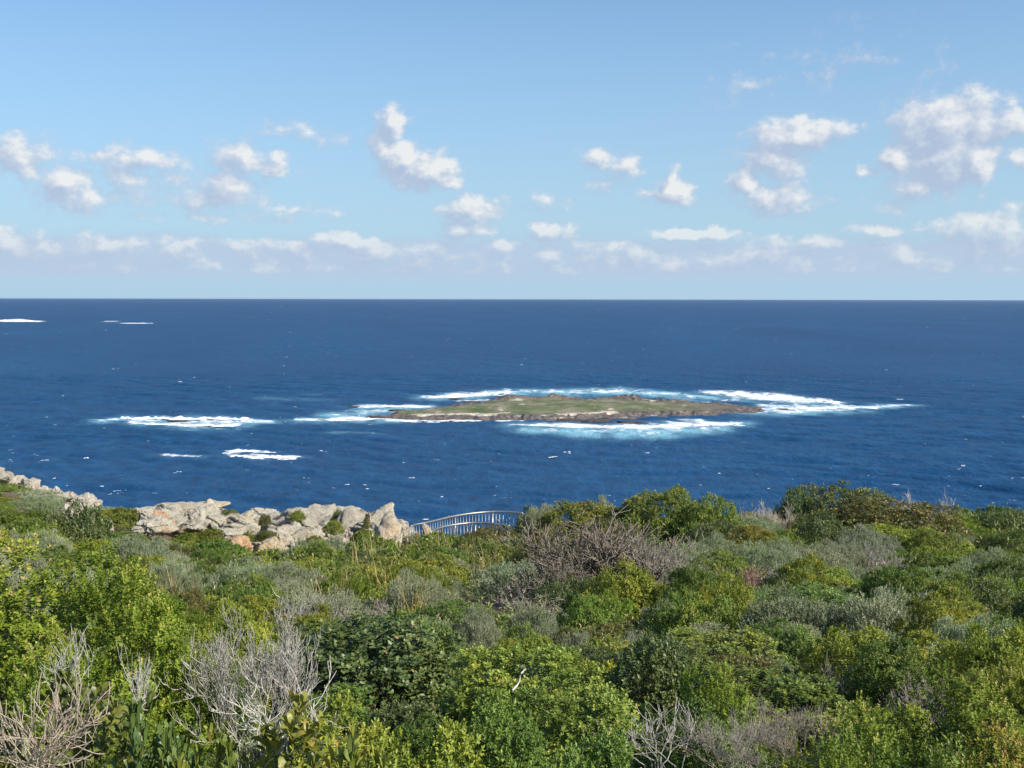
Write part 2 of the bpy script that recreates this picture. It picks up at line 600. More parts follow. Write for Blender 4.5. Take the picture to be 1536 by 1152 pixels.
# scattered small whitecaps: too many to count
parts = []
rr = np.random.default_rng(77)
for k in range(1250):
    py = 452 + 330 * rr.random() ** 1.7 + 8
    px = rr.uniform(-60, 1600)
    if 560 < px < 1340 and 580 < py < 655:
        continue
    p = sea_at(px, py)
    w = min(rr.gamma(1.3, .19) + .09, 1.4) * (.7 + p.y / 1500)
    for q in range(rr.integers(1, 4)):
        parts.append(lump(p.x + rr.normal(0, w), p.y + rr.normal(0, w * 1.2), w * rr.uniform(.35, 1), w * rr.uniform(.25, .5) * (1 + p.y / 3000), .14 * w * rr.uniform(.6, 1.4), 9000 + k * 4 + q, 7, 5))
V, T = join(parts)
obj('whitecaps', mesh_np('whitecaps', V, T, None, True, foam_m), kind='stuff')

# ------------------------------------------------------------------ island
OUT = [(572, 628), (600, 631), (660, 630.5), (720, 631), (790, 631.5), (840, 631.5), (875, 629.5), (920, 627), (960, 626), (1000, 625), (1060, 623), (1110, 620.5), (1152, 617), (1140, 611.5), (1090, 607.5),
       (1040, 605), (1000, 603.5), (960, 602), (940, 600.5), (880, 601.5), (830, 600), (790, 600.5), (760, 600), (730, 604), (705, 609), (660, 614), (620, 618.5), (590, 623)]
poly = np.array([[sea_at(*p).x, sea_at(*p).y] for p in OUT])


def poly_sd(X, Y, poly):
    """signed distance, positive inside"""
    d = np.full(X.shape, 1e9)
    ins = np.zeros(X.shape, bool)
    n = len(poly)
    for i in range(n):
        ax, ay = poly[i]
        bx, by = poly[(i + 1) % n]
        ex, ey = bx - ax, by - ay
        t = np.clip(((X - ax) * ex + (Y - ay) * ey) / (ex * ex + ey * ey), 0, 1)
        d = np.minimum(d, np.hypot(X - ax - t * ex, Y - ay - t * ey))
        c = ((ay > Y) != (by > Y)) & (X < (bx - ax) * (Y - ay) / (by - ay + 1e-12) + ax)
        ins ^= c
    return np.where(ins, d, -d)


gx = np.linspace(poly[:, 0].min() - 8, poly[:, 0].max() + 8, 340)
gy = np.linspace(poly[:, 1].min() - 8, poly[:, 1].max() + 8, 150)
Yg, Xg = np.meshgrid(gy, gx, indexing='ij')
p2 = np.stack([Xg / 9, Yg / 9, Xg * 0], -1).reshape(-1, 3)
nz = fbm(p2, 4, 21).reshape(Xg.shape)
pxg, pyg = 768 + F * Xg / Yg, 448 + F * EYE / Yg
pp = np.array(OUT, float)
pp[:, 0] *= .30
sd = poly_sd(pxg * .30, pyg, pp) + nz * 2.2         # distance from the shore, foreshortened as the island itself is long and shallow
hz = 2.9 * (1 - np.exp(-np.clip(sd, 0, None) / 6.5)) + .35 * nz * np.clip(sd / 3, 0, 1)
rough = ridged(np.stack([Xg / 3.2, Yg / 4.5, Xg * 0], -1).reshape(-1, 3), 3, 33).reshape(Xg.shape)
edge = np.clip(1 - np.abs(sd - 1.8) / 3.2, 0, 1)
hz += edge * (rough - .40) * 2.6
hz *= .55 + .45 * np.clip((pxg - 575) / 120, 0, 1)
hz *= .50 + .50 * np.clip((1150 - pxg) / 190, 0, 1)
for bx, by, bh, bwx, bwy in ((765, 601, 1.2, 9, 8), (835, 601, 1.6, 7, 6), (945, 600.5, 2.2, 9, 7), (1000, 603, 1.0, 10, 6), (600, 622, .8, 8, 6)):
    p = sea_at(bx, by)
    hz += bh * np.exp(-((Xg - p.x) / bwx) ** 2 - ((Yg - p.y) / bwy) ** 2) * (.7 + .6 * rough)
hz = np.where(sd > -1.5, np.maximum(hz, -.5), -1.2) + np.where(sd < 0, sd * .25, 0)
m, N, out = mat_new('island_ground')
geo = N.n('ShaderNodeNewGeometry')
pos = geo.outputs['Position']
x, y, z = N.sep(pos)
inl = attr(N, 'inland')
na = N.noise(N.mapping(pos, scale=(.10, .05, 1)), 1, 5, .62).outputs[0]
nb_ = N.noise(pos, .55, 5, .65).outputs[0]
rock = N.ramp(nb_, [(.3, (.050, .042, .042)), (.55, (.135, .112, .100)), (.75, (.24, .20, .17))])
brown = N.ramp(nb_, [(.3, (.10, .080, .065)), (.7, (.20, .165, .13))])
green = N.ramp(N.m('MULTIPLY_ADD', N.m('MULTIPLY_ADD', N.m('SUBTRACT', na, .5), 1.5, .5), .7, N.m('MULTIPLY', nb_, .3)), [(.34, (.080, .108, .046)), (.5, (.135, .145, .075)), (.62, (.22, .195, .13))])
sand = N.ramp(nb_, [(.3, (.36, .30, .22)), (.7, (.58, .52, .42))])
veg = N.mix(attr(N, 'brown'), green, brown)
col = N.mix(N.mr(N.m('MULTIPLY_ADD', N.m('SUBTRACT', na, .5), 9, inl), 2.4, 4.8), rock, veg)
sn = N.noise(N.mapping(pos, scale=(.13, .06, 1)), 1, 3, .6).outputs[0]
sm = N.mr(N.m('MULTIPLY_ADD', N.m('SUBTRACT', sn, .5), 3.2, attr(N, 'sand')), .42, .68)
col = N.mix(sm, col, sand)
principled(N, out, col, .9, .15, bump(N, nb_, .8, .7))
front = np.clip((Yg < (sea_at(800, 622).y)) * 1.0, 0, 1)
sandf = np.exp(-((sd - 3.2) / 1.5) ** 2) * front * np.clip((pxg - 590) / 40, 0, 1) * np.clip((950 - pxg) / 60, 0, 1) * .95
sandf *= .62 + .6 * np.clip(vnoise(np.stack([Xg / 13, Yg * 0, Xg * 0], -1).reshape(-1, 3), 4).reshape(Xg.shape) + .4, 0, 1)
q = sea_at(775, 607)
sandf = np.maximum(sandf, .8 * np.exp(-((Xg - q.x) / 6) ** 2 - ((Yg - q.y) / 5) ** 2))
brownf = np.clip((pxg - 985) / 110, 0, 1) * .95 + .55 * np.clip(1 - (Yg - poly[:, 1].min()) / 12, 0, 1) + np.clip((Yg - sea_at(800, 606).y) / 16, 0, 1)
obj('island', mesh_np('island', np.stack([Xg, Yg, hz], -1).reshape(-1, 3), grid_faces(*Xg.shape), {'inland': sd.ravel(), 'sand': sandf.ravel(), 'brown': np.clip(brownf, 0, 1).ravel()}, True, m), kind='structure')

# ------------------------------------------------------------------ rocks
def ico(sub):
    import bmesh
    bm = bmesh.new()
    bmesh.ops.create_icosphere(bm, subdivisions=sub, radius=1)
    V = np.array([v.co[:] for v in bm.verts])
    T = np.array([[v.index for v in f.verts] for f in bm.faces])
    bm.free()
    return V, T


ICO = {k: ico(k) for k in (2, 3, 4, 5)}


def rock_mesh(name, seed, mat, sub=5, box=.55, rough=1.0, flat=1.0):
    """craggy block: super-ellipsoid cut by random planes, then fissured and pitted"""
    r = np.random.default_rng(seed)
    V, T = ICO[sub]
    V = V.copy()
    p = .30 + .65 * (1 - box)
    V = np.sign(V) * np.abs(V) ** p
    for k in range(26):
        n = nrm(r.normal(size=3) * np.array([1, 1, .8]))
        d = r.uniform(.60, .92)
        ov = np.maximum(V @ n - d, 0)
        V = V - ov[:, None] * n * .92
    N_ = nrm(V)
    off = r.uniform(0, 50, 3)
    d = .16 * fbm(V * 1.6 + off, 3, seed) - .20 * rough * np.clip(ridged(V * 2.2 + off, 3, seed + 3) - .62, 0, 1) * 2.2 + .09 * rough * fbm(V * 6 + off, 3, seed + 7) + .05 * rough * fbm(V * 17 + off, 2, seed + 8)
    cp = nrm(r.normal(size=(34, 3))) * r.uniform(.75, 1.05, (34, 1))
    dv = np.linalg.norm(V[:, None, :] - cp[None], axis=2) + .10 * vnoise(V * 4 + off, seed)[:, None]
    o2 = np.argsort(dv, 1)
    d1, d2 = np.take_along_axis(dv, o2[:, :1], 1)[:, 0], np.take_along_axis(dv, o2[:, 1:2], 1)[:, 0]
    d = d * .8 + .24 * rough * (r.random(34)[o2[:, 0]] - .5) - .16 * rough * np.exp(-((d2 - d1) / .045) ** 2)
    strata = .018 * rough * np.sin(V[:, 2] * 13 + 3 * fbm(V * 1.5 + off, 2, seed + 9))
    V = V + N_ * (d + strata)[:, None]
    V[:, 2] *= flat
    return mesh_np(name, V, T, None, False, mat)


def rock_material(name, ramp_, rust=.5):
    m, N, out = mat_new(name)
    tc_ = N.v('MULTIPLY', N.n('ShaderNodeNewGeometry').outputs['Position'], (.75, .75, .75))
    oi = N.n('ShaderNodeObjectInfo')
    pos = N.v('ADD', tc_, N.v('MULTIPLY', N.comb(oi.outputs['Random'], oi.outputs['Random'], 0.0), (40, 17, 0)))
    n1 = N.noise(pos, 2.2, 6, .62).outputs[0]
    n2 = N.noise(pos, 9, 5, .65).outputs[0]
    n3 = N.noise(N.mapping(pos, loc=(9, 3, 5)), 1.3, 4, .6).outputs[0]
    c = N.ramp(N.m('MULTIPLY_ADD', n1, .6, N.m('MULTIPLY', n2, .4)), ramp_)
    c = N.mix(N.m('MULTIPLY', N.mr(n3, .56, .66), rust), c, (.50, .30, .16))
    c = N.mix(N.mr(N.noise(N.mapping(pos, loc=(2, 8, 1)), 3.5, 7, .75).outputs[0], .60, .72, 0, .7), c, (.15, .14, .125))
    c = N.mix(1.0, c, oi.outputs['Color'], 'MULTIPLY')
    principled(N, out, c, .9, .15, bump(N, N.m('ADD', n2, N.noise(pos, 26, 4, .7).outputs[0]), .14, 1.0))
    return m


lime = rock_material('limestone', [(.32, (.33, .30, .25)), (.47, (.54, .50, .415)), (.62, (.68, .63, .53))])
darkrock = rock_material('wet_dark_rock', [(.3, (.03, .027, .03)), (.5, (.075, .065, .065)), (.7, (.13, .11, .10))], .15)
reef = [rock_mesh('sea_rock', 300 + k, darkrock, 3, .5, 1.2) for k in range(4)]
REEF = [(765, 599.5, 24, 8, 1.9, 'humped dark rock at the back of the island, largest of its three humps'), (828, 599.5, 18, 7, 1.9, 'low dark rock at the back of the island between two larger humps'),
        (943, 600, 20, 8, 2.6, 'rounded dark rock standing at the back of the island near its brown end'),
        (895, 633.2, 38, 3.5, 1.3, 'long dark reef ledge off the island shore, surf breaking on it'), (950, 634.5, 34, 3, 1.1, 'dark reef ledge end where frothy surf curves round'), (852, 631.5, 26, 3.5, 1.1, 'short dark ledge joined to the island shore beside the reef'),
        (1172, 613.5, 11, 2.4, .6, 'small dark rock awash just off the brown point of the island'), (560, 626.5, 18, 3, .7, 'dark rocky spit at the narrow tip of the island'), (600, 616.5, 22, 3, .8, 'dark ledge behind the narrow tip of the island'),
        (705, 603.5, 22, 3, .7, 'dark ledge awash off the back of the island'), (680, 598.5, 12, 2, .6, 'small dark rock amid surf off the back of the island'), (530, 611.0, 14, 1.8, .5, 'small dark rock awash far behind the rocky tip'),
        (270, 632.2, 28, 1.6, .45, 'low dark reef rock just showing through the long breaker'), (480, 631, 12, 1.5, .45, 'low dark rock awash in surf beyond the rocky tip')]
for k, (px, py, hw, dp, hh, lab) in enumerate(REEF):
    p = sea_at(px, py)
    o = obj('sea_rock', reef[k % 4], loc=(p.x, p.y, hh * .1))
    o.scale = (hw * p.y / F, dp, hh)
    o.rotation_euler.z = 0.12 * ((k * 37) % 7 - 3) * .3
    tag(o, lab, 'rock', 'dark rocks round the island')

# ------------------------------------------------------------------ headland
# ground profiles below the eye: bearing (photo x) -> (distance, height)
PROF = {
    -500: [(0, -1.65), (2, -1.7), (4.5, -1.85), (10, -2.6), (20, -4.2), (30, -5.6), (45, -7.6), (60, -8.9), (72, -14), (100, -40), (120, -53)],
    0: [(0, -1.65), (2, -1.75), (4.5, -1.95), (10, -3.1), (20, -5.0), (30, -6.9), (45, -8.9), (54, -9.7), (60, -10.2), (70, -15), (100, -40), (120, -53)],
    150: [(0, -1.65), (2, -1.75), (4.5, -2.05), (10, -3.2), (20, -5.4), (30, -7.4), (45, -9.9), (58, -11.4), (70, -17), (100, -42), (120, -53)],
    300: [(0, -1.65), (2, -1.75), (4.5, -2.15), (10, -3.3), (20, -5.6), (30, -7.75), (40, -9.75), (50, -11.3), (58, -12.0), (70, -18), (100, -42), (120, -53)],
    500: [(0, -1.65), (2, -1.78), (5, -2.3), (10, -3.35), (20, -5.45), (30, -7.55), (40, -9.8), (50, -12.0), (58, -14.5), (75, -26), (100, -44), (120, -53)],
    640: [(0, -1.65), (2, -1.8), (5, -2.35), (8, -2.9), (12, -3.5), (20, -5.25), (28, -6.75), (34, -8.2), (40, -10.5), (60, -24), (100, -50), (120, -53)],
    760: [(0, -1.65), (2, -1.8), (5, -2.3), (8, -2.9), (12, -3.55), (20, -5.05), (28, -6.5), (34, -8.1), (40, -11), (60, -27), (100, -50), (120, -53)],
    900: [(0, -1.65), (2, -1.75), (5, -2.2), (8, -2.85), (12, -3.6), (16, -4.2), (20, -4.65), (24, -5.5), (30, -8.2), (40, -14), (60, -30), (100, -52), (120, -53)],
    1100: [(0, -1.65), (2, -1.7), (5, -2.05), (8, -2.7), (12, -3.55), (16, -4.1), (20, -4.6), (25, -5.4), (32, -8.5), (40, -14), (60, -30), (100, -52), (120, -53)],
    1300: [(0, -1.65), (2, -1.68), (5, -2.0), (8, -2.7), (12, -3.6), (18, -4.55), (24, -5.2), (28, -6.2), (36, -10), (60, -28), (100, -52), (120, -53)],
    1536: [(0, -1.65), (2, -1.65), (5, -2.0), (8, -2.75), (14, -4.0), (20, -4.95), (28, -6.0), (33, -7.4), (40, -11), (60, -26), (100, -52), (120, -53)],
    2000: [(0, -1.65), (2, -1.65), (5, -1.9), (8, -2.5), (14, -3.6), (20, -4.4), (28, -5.4), (34, -7), (44, -12), (60, -24), (100, -52), (120, -53)],
}
PK = sorted(PROF)


def ground_z(X, Y):
    X = np.asarray(X, float)
    Y = np.asarray(Y, float)
    D = np.clip(Y, 0, 119.9)
    px = np.clip(768 + F * X / np.maximum(Y, 2.0), PK[0], PK[-1] - 1e-3)
    prof = np.stack([np.interp(D, *zip(*PROF[k])) for k in PK], 0)
    j = np.clip(np.searchsorted(PK, px, side='right') - 1, 0, len(PK) - 2)
    pk = np.array(PK, float)
    t = (px - pk[j]) / (pk[j + 1] - pk[j])
    t = t * t * (3 - 2 * t)
    jj = np.arange(px.size).reshape(px.shape)
    fl = prof.reshape(len(PK), -1)
    a = fl[j.ravel(), jj.ravel()].reshape(px.shape)
    b = fl[(j + 1).ravel(), jj.ravel()].reshape(px.shape)
    z = a + (b - a) * t
    q = np.stack([X, Y, X * 0], -1).reshape(-1, 3)
    z = z + .10 * fbm(q / 1.7, 3, 61).reshape(X.shape) * np.clip(Y / 6, 0, 1) + .30 * fbm(q / 9, 3, 62).reshape(X.shape) * np.clip((Y - 60) / 20, 0, 3)
    return z + EYE


def gz(x, y):
    return float(ground_z(np.array([x]), np.array([y]))[0])


m, N, out = mat_new('sandy_soil')
pos = N.n('ShaderNodeNewGeometry').outputs['Position']
n1 = N.noise(pos, .9, 5, .6).outputs[0]
n2 = N.noise(pos, 14, 5, .7).outputs[0]
col = N.ramp(n1, [(.3, (.075, .055, .038)), (.52, (.15, .11, .075)), (.75, (.27, .20, .13))])
col = N.mix(1.0, col, N.ramp(n2, [(.3, (.6, .6, .6)), (.7, (1.3, 1.25, 1.2))]), 'MULTIPLY')
principled(N, out, col, .95, .1, bump(N, n2, .04, .8))
ys = np.concatenate([np.linspace(-12, -1, 8), np.linspace(0, 36, 145), np.linspace(36.6, 125, 120)])
xs = np.concatenate([np.linspace(-95, -21, 75), np.linspace(-20.5, 20.5, 165), np.linspace(21, 95, 75)])
Yl, Xl = np.meshgrid(ys, xs, indexing='ij')
obj('ground', mesh_np('ground', np.stack([Xl, Yl, ground_z(Xl, Yl)], -1).reshape(-1, 3), grid_faces(*Xl.shape), None, True, m), kind='structure')


# ------------------------------------------------------------------ leaf materials
def leaf_material(name, stops, rough=.5, spec=.35, trans=.28, tcol=(.30, .42, .06)):
    m, N, out = mat_new(name)
    oi = N.n('ShaderNodeObjectInfo')
    rnd = attr(N, 'rnd')
    c = N.ramp(rnd, stops)
    c = N.mix(1.0, c, oi.outputs['Color'], 'MULTIPLY')
    hv = N.n('ShaderNodeHueSaturation')
    N.put(hv.inputs['Color'], c)
    N.put(hv.inputs['Hue'], N.mr(oi.outputs['Random'], 0, 1, .483, .506, False))
    N.put(hv.inputs['Value'], N.mr(oi.outputs['Random'], 0, 1, .85, 1.15, False))
    c = hv.outputs[0]
    b = principled(N, None, c, rough, spec)
    tr = N.n('ShaderNodeBsdfTranslucent')
    N.put(tr.inputs[0], N.mix(.55, c, N.mix(1.0, tcol, oi.outputs['Color'], 'MULTIPLY')))
    mx = N.n('ShaderNodeMixShader')
    mx.inputs[0].default_value = trans
    N.t.links.new(b.outputs[0], mx.inputs[1])
    N.t.links.new(tr.outputs[0], mx.inputs[2])
    N.t.links.new(mx.outputs[0], out.inputs[0])
    return m


M_GREEN = leaf_material('green_leaves', [(0, (.080, .122, .022)), (.45, (.140, .200, .036)), (.8, (.210, .265, .050)), (.95, (.25, .28, .04)), (1, (.36, .27, .09))], .48, .26, .14)
M_HEATH = leaf_material('heath_leaves', [(0, (.085, .135, .014)), (.5, (.150, .215, .022)), (.85, (.220, .285, .034)), (.97, (.31, .33, .05)), (1, (.40, .33, .10))], .55, .22, .16)
M_GREY = leaf_material('grey_green_leaves', [(0, (.17, .20, .115)), (.5, (.27, .30, .185)), (.85, (.36, .385, .25)), (1, (.46, .46, .32))], .7, .2, .10, (.30, .34, .18))
M_DARK = leaf_material('dark_leaves', [(0, (.045, .080, .022)), (.5, (.095, .126, .036)), (.85, (.145, .178, .052)), (.96, (.19, .21, .07)), (1, (.30, .17, .08))], .42, .34, .12)
M_BROAD = leaf_material('broad_olive_leaves', [(0, (.075, .105, .026)), (.5, (.130, .165, .034)), (.85, (.19, .205, .042)), (.95, (.22, .21, .045)), (1, (.27, .22, .05))], .42, .34, .14, (.36, .34, .05))
M_DRY = leaf_material('dry_blades', [(0, (.16, .17, .06)), (.4, (.28, .24, .11)), (.8, (.44, .36, .20)), (1, (.56, .47, .30))], .7, .2, .15, (.4, .3, .12))


def bark_material(name, a, b):
    m, N, out = mat_new(name)
    oi = N.n('ShaderNodeObjectInfo')
    pos = N.n('ShaderNodeTexCoord').outputs['Object']
    n = N.noise(pos, 22, 4, .65).outputs[0]
    c = N.ramp(n, [(.3, a), (.7, b)])
    c = N.mix(1.0, c, oi.outputs['Color'], 'MULTIPLY')
    principled(N, out, c, .85, .2)
    return m


M_STEM = bark_material('shrub_stems', (.085, .060, .042), (.20, .155, .115))
M_DEAD = bark_material('weathered_dead_wood', (.20, .185, .16), (.46, .44, .40))


# ------------------------------------------------------------------ shrub shapes
def tubes(polys, sides=3):
    """polys: list of (points (n,3), radii (n,)) -> one mesh's arrays"""
    Vs, Ts, o = [], [], 0
    ang = np.arange(sides) * 2 * math.pi / sides
    ca, sa = np.cos(ang), np.sin(ang)
    for P_, r in polys:
        P_ = np.asarray(P_, float)
        d = nrm(np.gradient(P_, axis=0))
        ref = np.where(np.abs(d[:, 2:3]) > .9, np.array([[1., 0, 0]]), np.array([[0, 0, 1.]]))
        a = nrm(np.cross(d, ref))
        b = np.cross(d, a)
        ring = P_[:, None, :] + np.asarray(r)[:, None, None] * (a[:, None, :] * ca[None, :, None] + b[:, None, :] * sa[None, :, None])
        n = len(P_)
        Vs.append(ring.reshape(-1, 3))
        i = np.arange(n - 1)[:, None] * sides + np.arange(sides)[None, :]
        j = np.arange(n - 1)[:, None] * sides + (np.arange(sides)[None, :] + 1) % sides
        Ts.append(np.stack([i, j, j + sides, i + sides], -1).reshape(-1, 4) + o)
        o += n * sides
    return np.concatenate(Vs), np.concatenate(Ts)


def leaves(base, dirn, side, nor, length, width, rnd, fold=.18, mid=.58, fine=False):
    """kite leaves (2 tris) or rounded ones (6 tris); all inputs (n,...)"""
    n = len(base)
    L = length[:, None]
    Wd = width[:, None] * .5
    tip = base + dirn * L - nor * L * .10
    if not fine:
        c = base + dirn * L * mid + nor * L * fold * .3
        a = c + side * Wd
        b = c - side * Wd
        V = np.stack([base, a, tip, b], 1).reshape(-1, 3)
        i = np.arange(n)[:, None] * 4
        T = np.concatenate([i + np.array([[0, 1, 2]]), i + np.array([[0, 2, 3]])], 0)
        return V, T, np.repeat(rnd, 4)
    rows = [(0, .10), (.30, .62), (.66, 1.0), (.90, .70)]
    vs_ = []
    for t, w in rows:
        c = base + dirn * L * t + nor * L * (.10 * math.sin(t * 3.14) - .06 * t * t)
        up = nor * Wd * w * fold * 2
        vs_ += [c + side * Wd * w + up, c - side * Wd * w + up, ]
    vs_.append(tip)
    V = np.stack(vs_, 1).reshape(-1, 3)
    i = np.arange(n)[:, None] * 9
    f = [(0, 1, 3), (0, 3, 2), (2, 3, 5), (2, 5, 4), (4, 5, 7), (4, 7, 6), (6, 7, 8)]
    T = np.concatenate([i + np.array([k]) for k in f], 0)
    return V, T, np.repeat(rnd, 9)


def sprigs(P_, A, L, J, ll, lw, spread, rg, tone, fine=False, fold=.18, mid=.58, rmin=0.0):
    """J leaves spiralled about each sprig axis A from P_, over length L"""
    S = len(P_)
    ref = np.where(np.abs(A[:, 2:3]) > .9, np.array([[1., 0, 0]]), np.array([[0, 0, 1.]]))
    u = nrm(np.cross(A, ref))
    v = np.cross(A, u)
    j = np.arange(J)[None, :]
    ph = j * 2.39996 + rg.uniform(0, 6.28, (S, 1))
    t = (j + .5) / J * (1 - rmin) + rmin
    t = np.repeat(t, S, 0)
    rad = u[:, None, :] * np.cos(ph)[..., None] + v[:, None, :] * np.sin(ph)[..., None]
    sp = spread * (1.15 - .75 * t) + rg.normal(0, .12, (S, J))
    d = A[:, None, :] * np.cos(sp)[..., None] + rad * np.sin(sp)[..., None]
    d = nrm(d + rg.normal(0, .10, (S, J, 3)))
    side = nrm(np.cross(A[:, None, :], d) + rg.normal(0, .15, (S, J, 3)))
    nor = np.cross(d, side)
    base = P_[:, None, :] + A[:, None, :] * (L[:, None] * t)[..., None]
    sz = rg.uniform(.7, 1.25, (S, J)) * (1.1 - .35 * t)
    rn = np.clip(tone[:, None] * .8 + .22 * t + rg.normal(0, .13, (S, J)), 0, 1)
    rs = lambda a: a.reshape(-1, a.shape[-1])
    return leaves(rs(base), rs(d), rs(side), rs(nor), (ll * sz).ravel(), (lw * sz).ravel(), rn.ravel(), fold, mid, fine)


def dome_points(n, Rr, H, rg, seed, clump=.24, nclump=60, low=-.05, inner=.25):
    """points on many small leafy heads that stand on a dome, so that gaps stay between the heads"""
    d = rg.normal(size=(nclump * 12, 3))
    d[:, 2] = np.abs(d[:, 2])
    d = nrm(d)
    keep = []
    for k in range(len(d)):                      # spread the heads evenly but not regularly
        if len(keep) >= nclump:
            break
        if not keep or np.min(np.linalg.norm(d[keep] - d[k], axis=1)) > 1.55 / math.sqrt(nclump) * 1.45:
            keep.append(k)
    d = d[keep]
    K = len(d)
    m_ = 1 + .30 * fbm(d * 2.2 + seed * 3.1, 2, seed) + rg.normal(0, .06, K)
    cen = d * m_[:, None] * (1 - clump * .8) * np.array([Rr, Rr, H])
    rc = clump * rg.uniform(.75, 1.35, K)
    w = rc ** 2
    own = rg.choice(K, n, p=w / w.sum())
    e = nrm(rg.normal(size=(n, 3)) * np.array([1, 1, 1]) + d[own] * .9 + np.array([0, 0, .35]))
    rr_ = rc[own] * (1 - .45 * rg.random(n) ** 2) * (1 + .3 * fbm(e * 2.4 + own[:, None] * 1.7, 2, seed + 2))
    P_ = cen[own] + e * rr_[:, None] * np.array([Rr, Rr, (Rr + H) / 2])
    ins = rg.random(n) < inner * .5
    P_[ins] *= rg.uniform(.55, .9, (ins.sum(), 1))
    P_[:, 2] = np.abs(P_[:, 2])
    o = nrm(e * .75 + d[own] / np.array([Rr, Rr, H]) * Rr * .6)
    return P_, o, own


def stems_for(P_, rg, n, r0, base_r, sides=3):
    idx = rg.choice(len(P_), min(n, len(P_)), replace=False)
    out_ = []
    for k in idx:
        e = P_[k] * .97
        b = np.array([rg.normal(0, base_r), rg.normal(0, base_r), -.12])
        mid_ = b + (e - b) * .5 + rg.normal(0, .07, 3) * np.linalg.norm(e - b) + np.array([0, 0, .10 * np.linalg.norm(e - b)])
        t = np.linspace(0, 1, 6)[:, None]
        pts = (1 - t) ** 2 * b + 2 * t * (1 - t) * mid_ + t * t * e
        out_.append((pts, r0 * (1 - .75 * t[:, 0])))
    return tubes(out_, sides)


LEAF = []


def make_shrub(kind, Rr, H, size, seed, single=0):
    """-> foliage mesh, stem mesh; size = leaf scale (near / mid / far)"""
    rg = np.random.default_rng(seed)
    area = 2 * math.pi * Rr * (Rr + 2 * H) / 3
    if kind == 'green':                      # small obovate leaves in rosettes
        ll, lw, J, sl_, spread, mat, up, cv = .026 * size, .0150 * size, 9, .036 * size, 1.15, M_GREEN, .55, 2.6
        dm = dict(clump=.22, nclump=54)
    elif kind == 'heath':                    # leafy spikes like bottle brushes
        ll, lw, J, sl_, spread, mat, up, cv = .023 * size, .0145 * size, 17, .070 * size, 1.15, M_HEATH, .55, 2.3
        dm = dict(clump=.25, nclump=46)
    elif kind == 'grey':                     # narrow soft leaves on upright shoots
        ll, lw, J, sl_, spread, mat, up, cv = .022 * size, .0080 * size, 14, .070 * size, .70, M_GREY, .9, 2.2
        dm = dict(clump=.22, nclump=70)
    elif kind == 'dark':                     # stiff dark leaves, open crown
        ll, lw, J, sl_, spread, mat, up, cv = .032 * size, .0190 * size, 7, .045 * size, 1.1, M_DARK, .5, 2.2
        dm = dict(clump=.25, nclump=50)
    elif kind == 'broad':                    # leathery leaves as long as a finger
        ll, lw, J, sl_, spread, mat, up, cv = .066 * size, .030 * size, 8, .045 * size, 1.0, M_BROAD, .65, 2.3
        dm = dict(clump=.26, nclump=40)
    n = int(area / (ll * lw * (.75 if kind == 'broad' else .5) * J) * cv)
    if Rr > .6:                              # bigger bushes have more, smaller heads
        dm = dict(clump=dm['clump'] * .74, nclump=int(dm['nclump'] * 1.9))
    P_, o, own = dome_points(n, Rr, H, rg, seed, **dm)
    A = nrm(o * .8 + np.array([0, 0, up]) + rg.normal(0, .28, o.shape))
    tone = np.clip(.45 + rg.normal(0, .13, len(P_)) + .20 * rg.normal(0, 1, own.max() + 1)[own], 0, 1)
    Ls = sl_ * rg.uniform(.6, 1.35, len(P_))
    P_ = P_ - A * Ls[:, None] * .6
    V, T, rn = sprigs(P_, A, Ls, J, ll, lw, spread, rg, tone, fine=(kind == 'broad'))
    LEAF.clear()
    if single:                               # the outermost leaves on the open side become leaves of their own
        nl = len(V) // 9
        Q = V.reshape(nl, 9, 3)
        c = Q.mean(1)
        score = c[:, 2] / H - 1.1 * c[:, 1] / Rr + rg.normal(0, .12, nl)
        pick = np.argsort(-score)[:single]
        rest = np.setdiff1d(np.arange(nl), pick)
        for k in pick:
            LEAF.append((Q[k], rn[k * 9]))
        V = Q[rest].reshape(-1, 3)
        rn = rn.reshape(nl, 9)[rest].ravel()
        i = np.arange(len(rest))[:, None] * 9
        f = [(0, 1, 3), (0, 3, 2), (2, 3, 5), (2, 5, 4), (4, 5, 7), (4, 7, 6), (6, 7, 8)]
        T = np.concatenate([i + np.array([k]) for k in f], 0)
    fol = mesh_np(kind + '_foliage', V, T, {'rnd': rn}, False, mat)
    Vs, Ts = stems_for(P_, rg, 70, .010 * max(Rr, .5), Rr * .12)
    stm = mesh_np(kind + '_stems', Vs, Ts, None, True, M_STEM)
    return fol, stm


